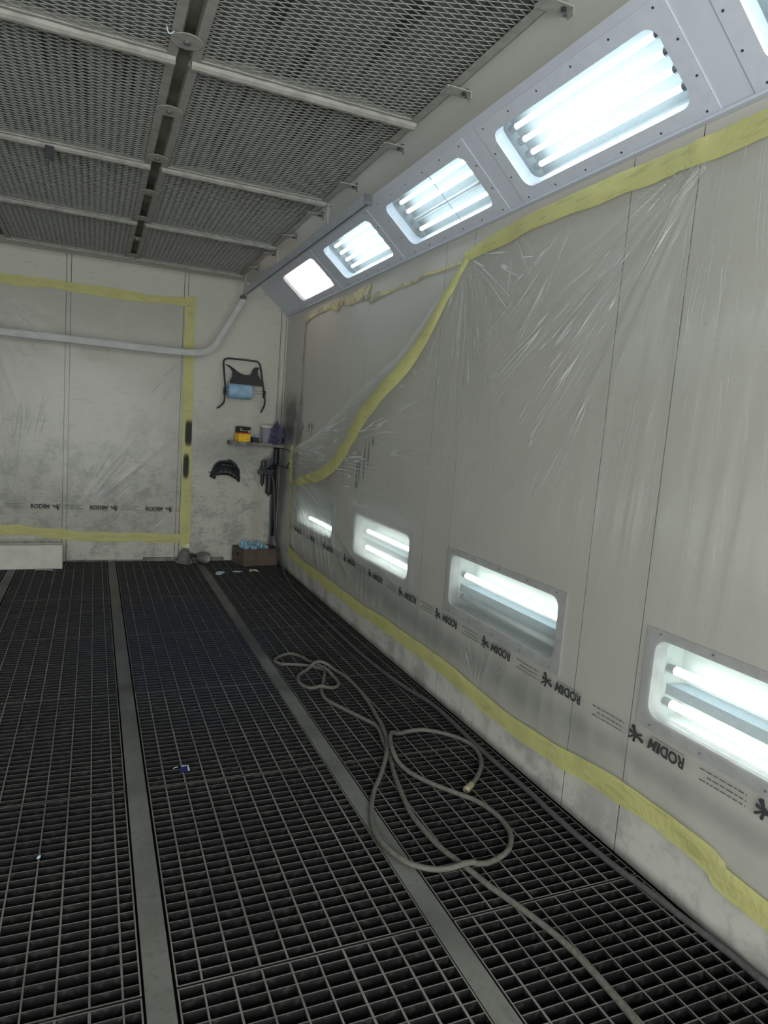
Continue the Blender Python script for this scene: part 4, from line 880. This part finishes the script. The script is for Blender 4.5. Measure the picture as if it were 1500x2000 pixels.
spots = [(1.36, 6.40, 'at the left end of the box by its hand hole'), (1.44, 6.38, 'at the front rim of the cardboard box'), (1.38, 6.47, 'at the back left of the cardboard box'), (1.50, 6.44, 'standing highest in the middle of the box'), (1.55, 6.40, 'at the right end of the heap in the box'), (1.47, 6.49, 'behind the heap against the wall side of the box')]
for i, (x, y, wd_) in enumerate(spots):
    rag(x, y, .120+.018*(i % 3), .050, .040, i*1.1, 20+i, 'crumpled pale blue rag '+wd_, group='blue rags in the cardboard box', hgt=.075)
b = MB(); b.box(1.36, 1.63, 6.35, 6.50, .007, .115); b.v = [(x, y, z) for x, y, z in b.v]
tag(b.build('rag_stack', 'blue_rag'), 'pressed stack of blue rags filling the lower part of the box', 'rags')
# floor scraps
def scrap(name, pts, z, mat, label, curl=0.0):
    b_ = MB(); n_ = len(pts); cx = sum(p[0] for p in pts)/n_; cy = sum(p[1] for p in pts)/n_
    vs = [(x, y, z+.001+curl*((i*7) % 3)) for i, (x, y) in enumerate(pts)]+[(cx, cy, z+.001+curl*.5)]
    b_.add(vs, [(i, (i+1) % n_, n_) for i in range(n_)]); return tag(b_.build(name, mat, solid=.0012), label, 'scrap')
scrap('rag_scrap', [(1.03, 5.98), (1.07, 5.96), (1.095, 6.0), (1.12, 6.06), (1.11, 6.10), (1.06, 6.08), (1.03, 6.03)], 0, 'white_paper', 'pale blue rag scrap on the grating, left one before the cardboard box', .004)
scrap('rag_scrap', [(1.19, 6.10), (1.24, 6.05), (1.29, 6.07), (1.285, 6.11), (1.22, 6.12)], 0, 'white_paper', 'thin pale scrap on the grating, middle one before the cardboard box', .003)
scrap('paper_scrap', [(1.345, 6.09), (1.37, 6.05), (1.41, 6.10), (1.44, 6.08), (1.42, 6.13), (1.39, 6.11), (1.375, 6.20)], 0, 'cream_paper', 'curled cream paper scrap on the grating just before the cardboard box', .008)
t = thing('torn_label', (.36, 2.61, .0), 'small crumpled navy and white label lying on the grating', 'label')
b = MB(); b.add([(.345, 2.585, .001), (.372, 2.588, .003), (.374, 2.625, .006), (.350, 2.632, .002), (.338, 2.61, .006)], [(0, 1, 2, 4), (2, 3, 4)]); b.build('navy_part', 'navy', t, solid=.001)
b = MB(); b.add([(.3725, 2.588, .004), (.379, 2.590, .004), (.379, 2.632, .005), (.352, 2.636, .004), (.352, 2.629, .004), (.3745, 2.624, .005)], [(0, 1, 2, 5), (5, 2, 3, 4)]); b.add([(.318, 2.622, .004), (.338, 2.625, .006), (.335, 2.633, .004)], [(0, 1, 2)]); b.build('white_part', 'white_paper', t, solid=.001)
scrap('paint_chip', [(-.133, 2.172), (-.123, 2.172), (-.122, 2.182), (-.130, 2.186)], 0, 'white_paper', 'tiny pale blue chip on the near left grating', .002)
# spray-dusted cups by the back wall
t = thing('spray_cup', (.80, 6.46, .0), 'conical grey oversprayed paint cup standing against the back wall', 'paint cup')
Mt = Matrix.Translation((.80, 6.46, .008)) @ Matrix.Rotation(math.radians(8), 4, 'Y')
b = MB(); b.lathe([(.004, .0), (.062, 0), (.064, .02), (.060, .055), (.048, .095), (.030, .125), (.012, .135), (.003, .136)], Mt, 24); b.build('cup_body', 'gun_grey', t, smooth=True)
b = MB(); b.lathe([(.060, .004), (.082, .0), (.085, .006), (.080, .014), (.060, .018)], Mt, 24, cap=False); b.tube([(.845, 6.40, .028), (.875, 6.38, .032)], .016, 10); b.build('collar', 'gun_grey', t, smooth=True)
t = thing('spray_cup', (.97, 6.44, .0), 'grey oversprayed cup lying on its side with a ringed open end', 'paint cup')
ax = Vector((.55, -.80, .05)).normalized(); Mr = ax.to_track_quat('Z', 'Y').to_matrix().to_4x4(); Mr.translation = Vector((.955, 6.49, .056))
b = MB(); b.lathe([(.010, -.01), (.040, -.008), (.050, .01), (.054, .05), (.052, .09), (.046, .105), (.040, .108), (.036, .104), (.036, .09)], Mr, 28, cap=False); b.build('cup_body', 'gun_grey', t, smooth=True)
b = MB(); b.lathe([(.034, .092), (.036, .110), (.030, .113), (.026, .108), (.024, .095), (.002, .094)], Mr, 28, cap=False); b.build('ring', 'rail_paint', t, smooth=True)
b = MB(); b.tube([(.93, 6.50, .065), (.885, 6.49, .072)], .014, 10); b.lathe([(.018, 0), (.018, .025)], xrot((.868, 6.49, .073)), 10); b.build('neck', 'black_plastic', t)
b = MB(); b.tube([(.86, 6.44, .016), (.90, 6.46, .014), (.93, 6.47, .013)], .010, 8, 3); tag(b.build('nozzle', 'gun_grey', smooth=True), 'short grey nozzle lying between the two oversprayed paint cups', 'nozzle')
# white trough at the left
t = thing('metal_trough', (-.75, 6.27, .0), 'long white folded metal trough lying on the grating before the back wall', 'trough')
b = MB(); x0, x1 = -1.6, -.218
def TR(x, y, z): return (x, y-(x1-x)*-.0-(x1-x)*.18*0-.0, z)
y0_, y1_ = 6.285, 6.37
sl = lambda x: -.08*(x1-x)*.6
def tb(mb, x0, x1_, ya, yb, z0, z1): mb.box(x0, x1_, ya, yb, z0, z1, lambda x, y, z: (x, y+sl(x), z))
tb(b, x0, x1, y0_, y0_+.004, .001, .208); tb(b, x0, x1, y0_, y1_, .001, .006); tb(b, x0, x1, y1_-.004, y1_, .001, .208); tb(b, x1-.004, x1, y0_, y1_, .001, .208); tb(b, x0, x1, y0_, y0_+.012, .205, .209); tb(b, x0, x1, y1_-.012, y1_, .205, .209)
b.build('folded_body', 'trough_white', t)
b = MB(); tb(b, x0, x1-.006, y0_+.006, y1_-.006, .185, .188); b.build('inner_lining', 'purple', t)
b = MB(); b.tube([(-.42, 6.24, .004), (-.38, 6.235, .008), (-.35, 6.24, .004), (-.32, 6.235, .005), (-.29, 6.22, .004)], .003, 6, 3); tag(b.build('tape_twist', 'cream_paper', smooth=True), 'twisted bit of pale tape lying in front of the white trough', 'tape')

for o in bpy.data.objects:
    if '_w' in o: del o['_w']
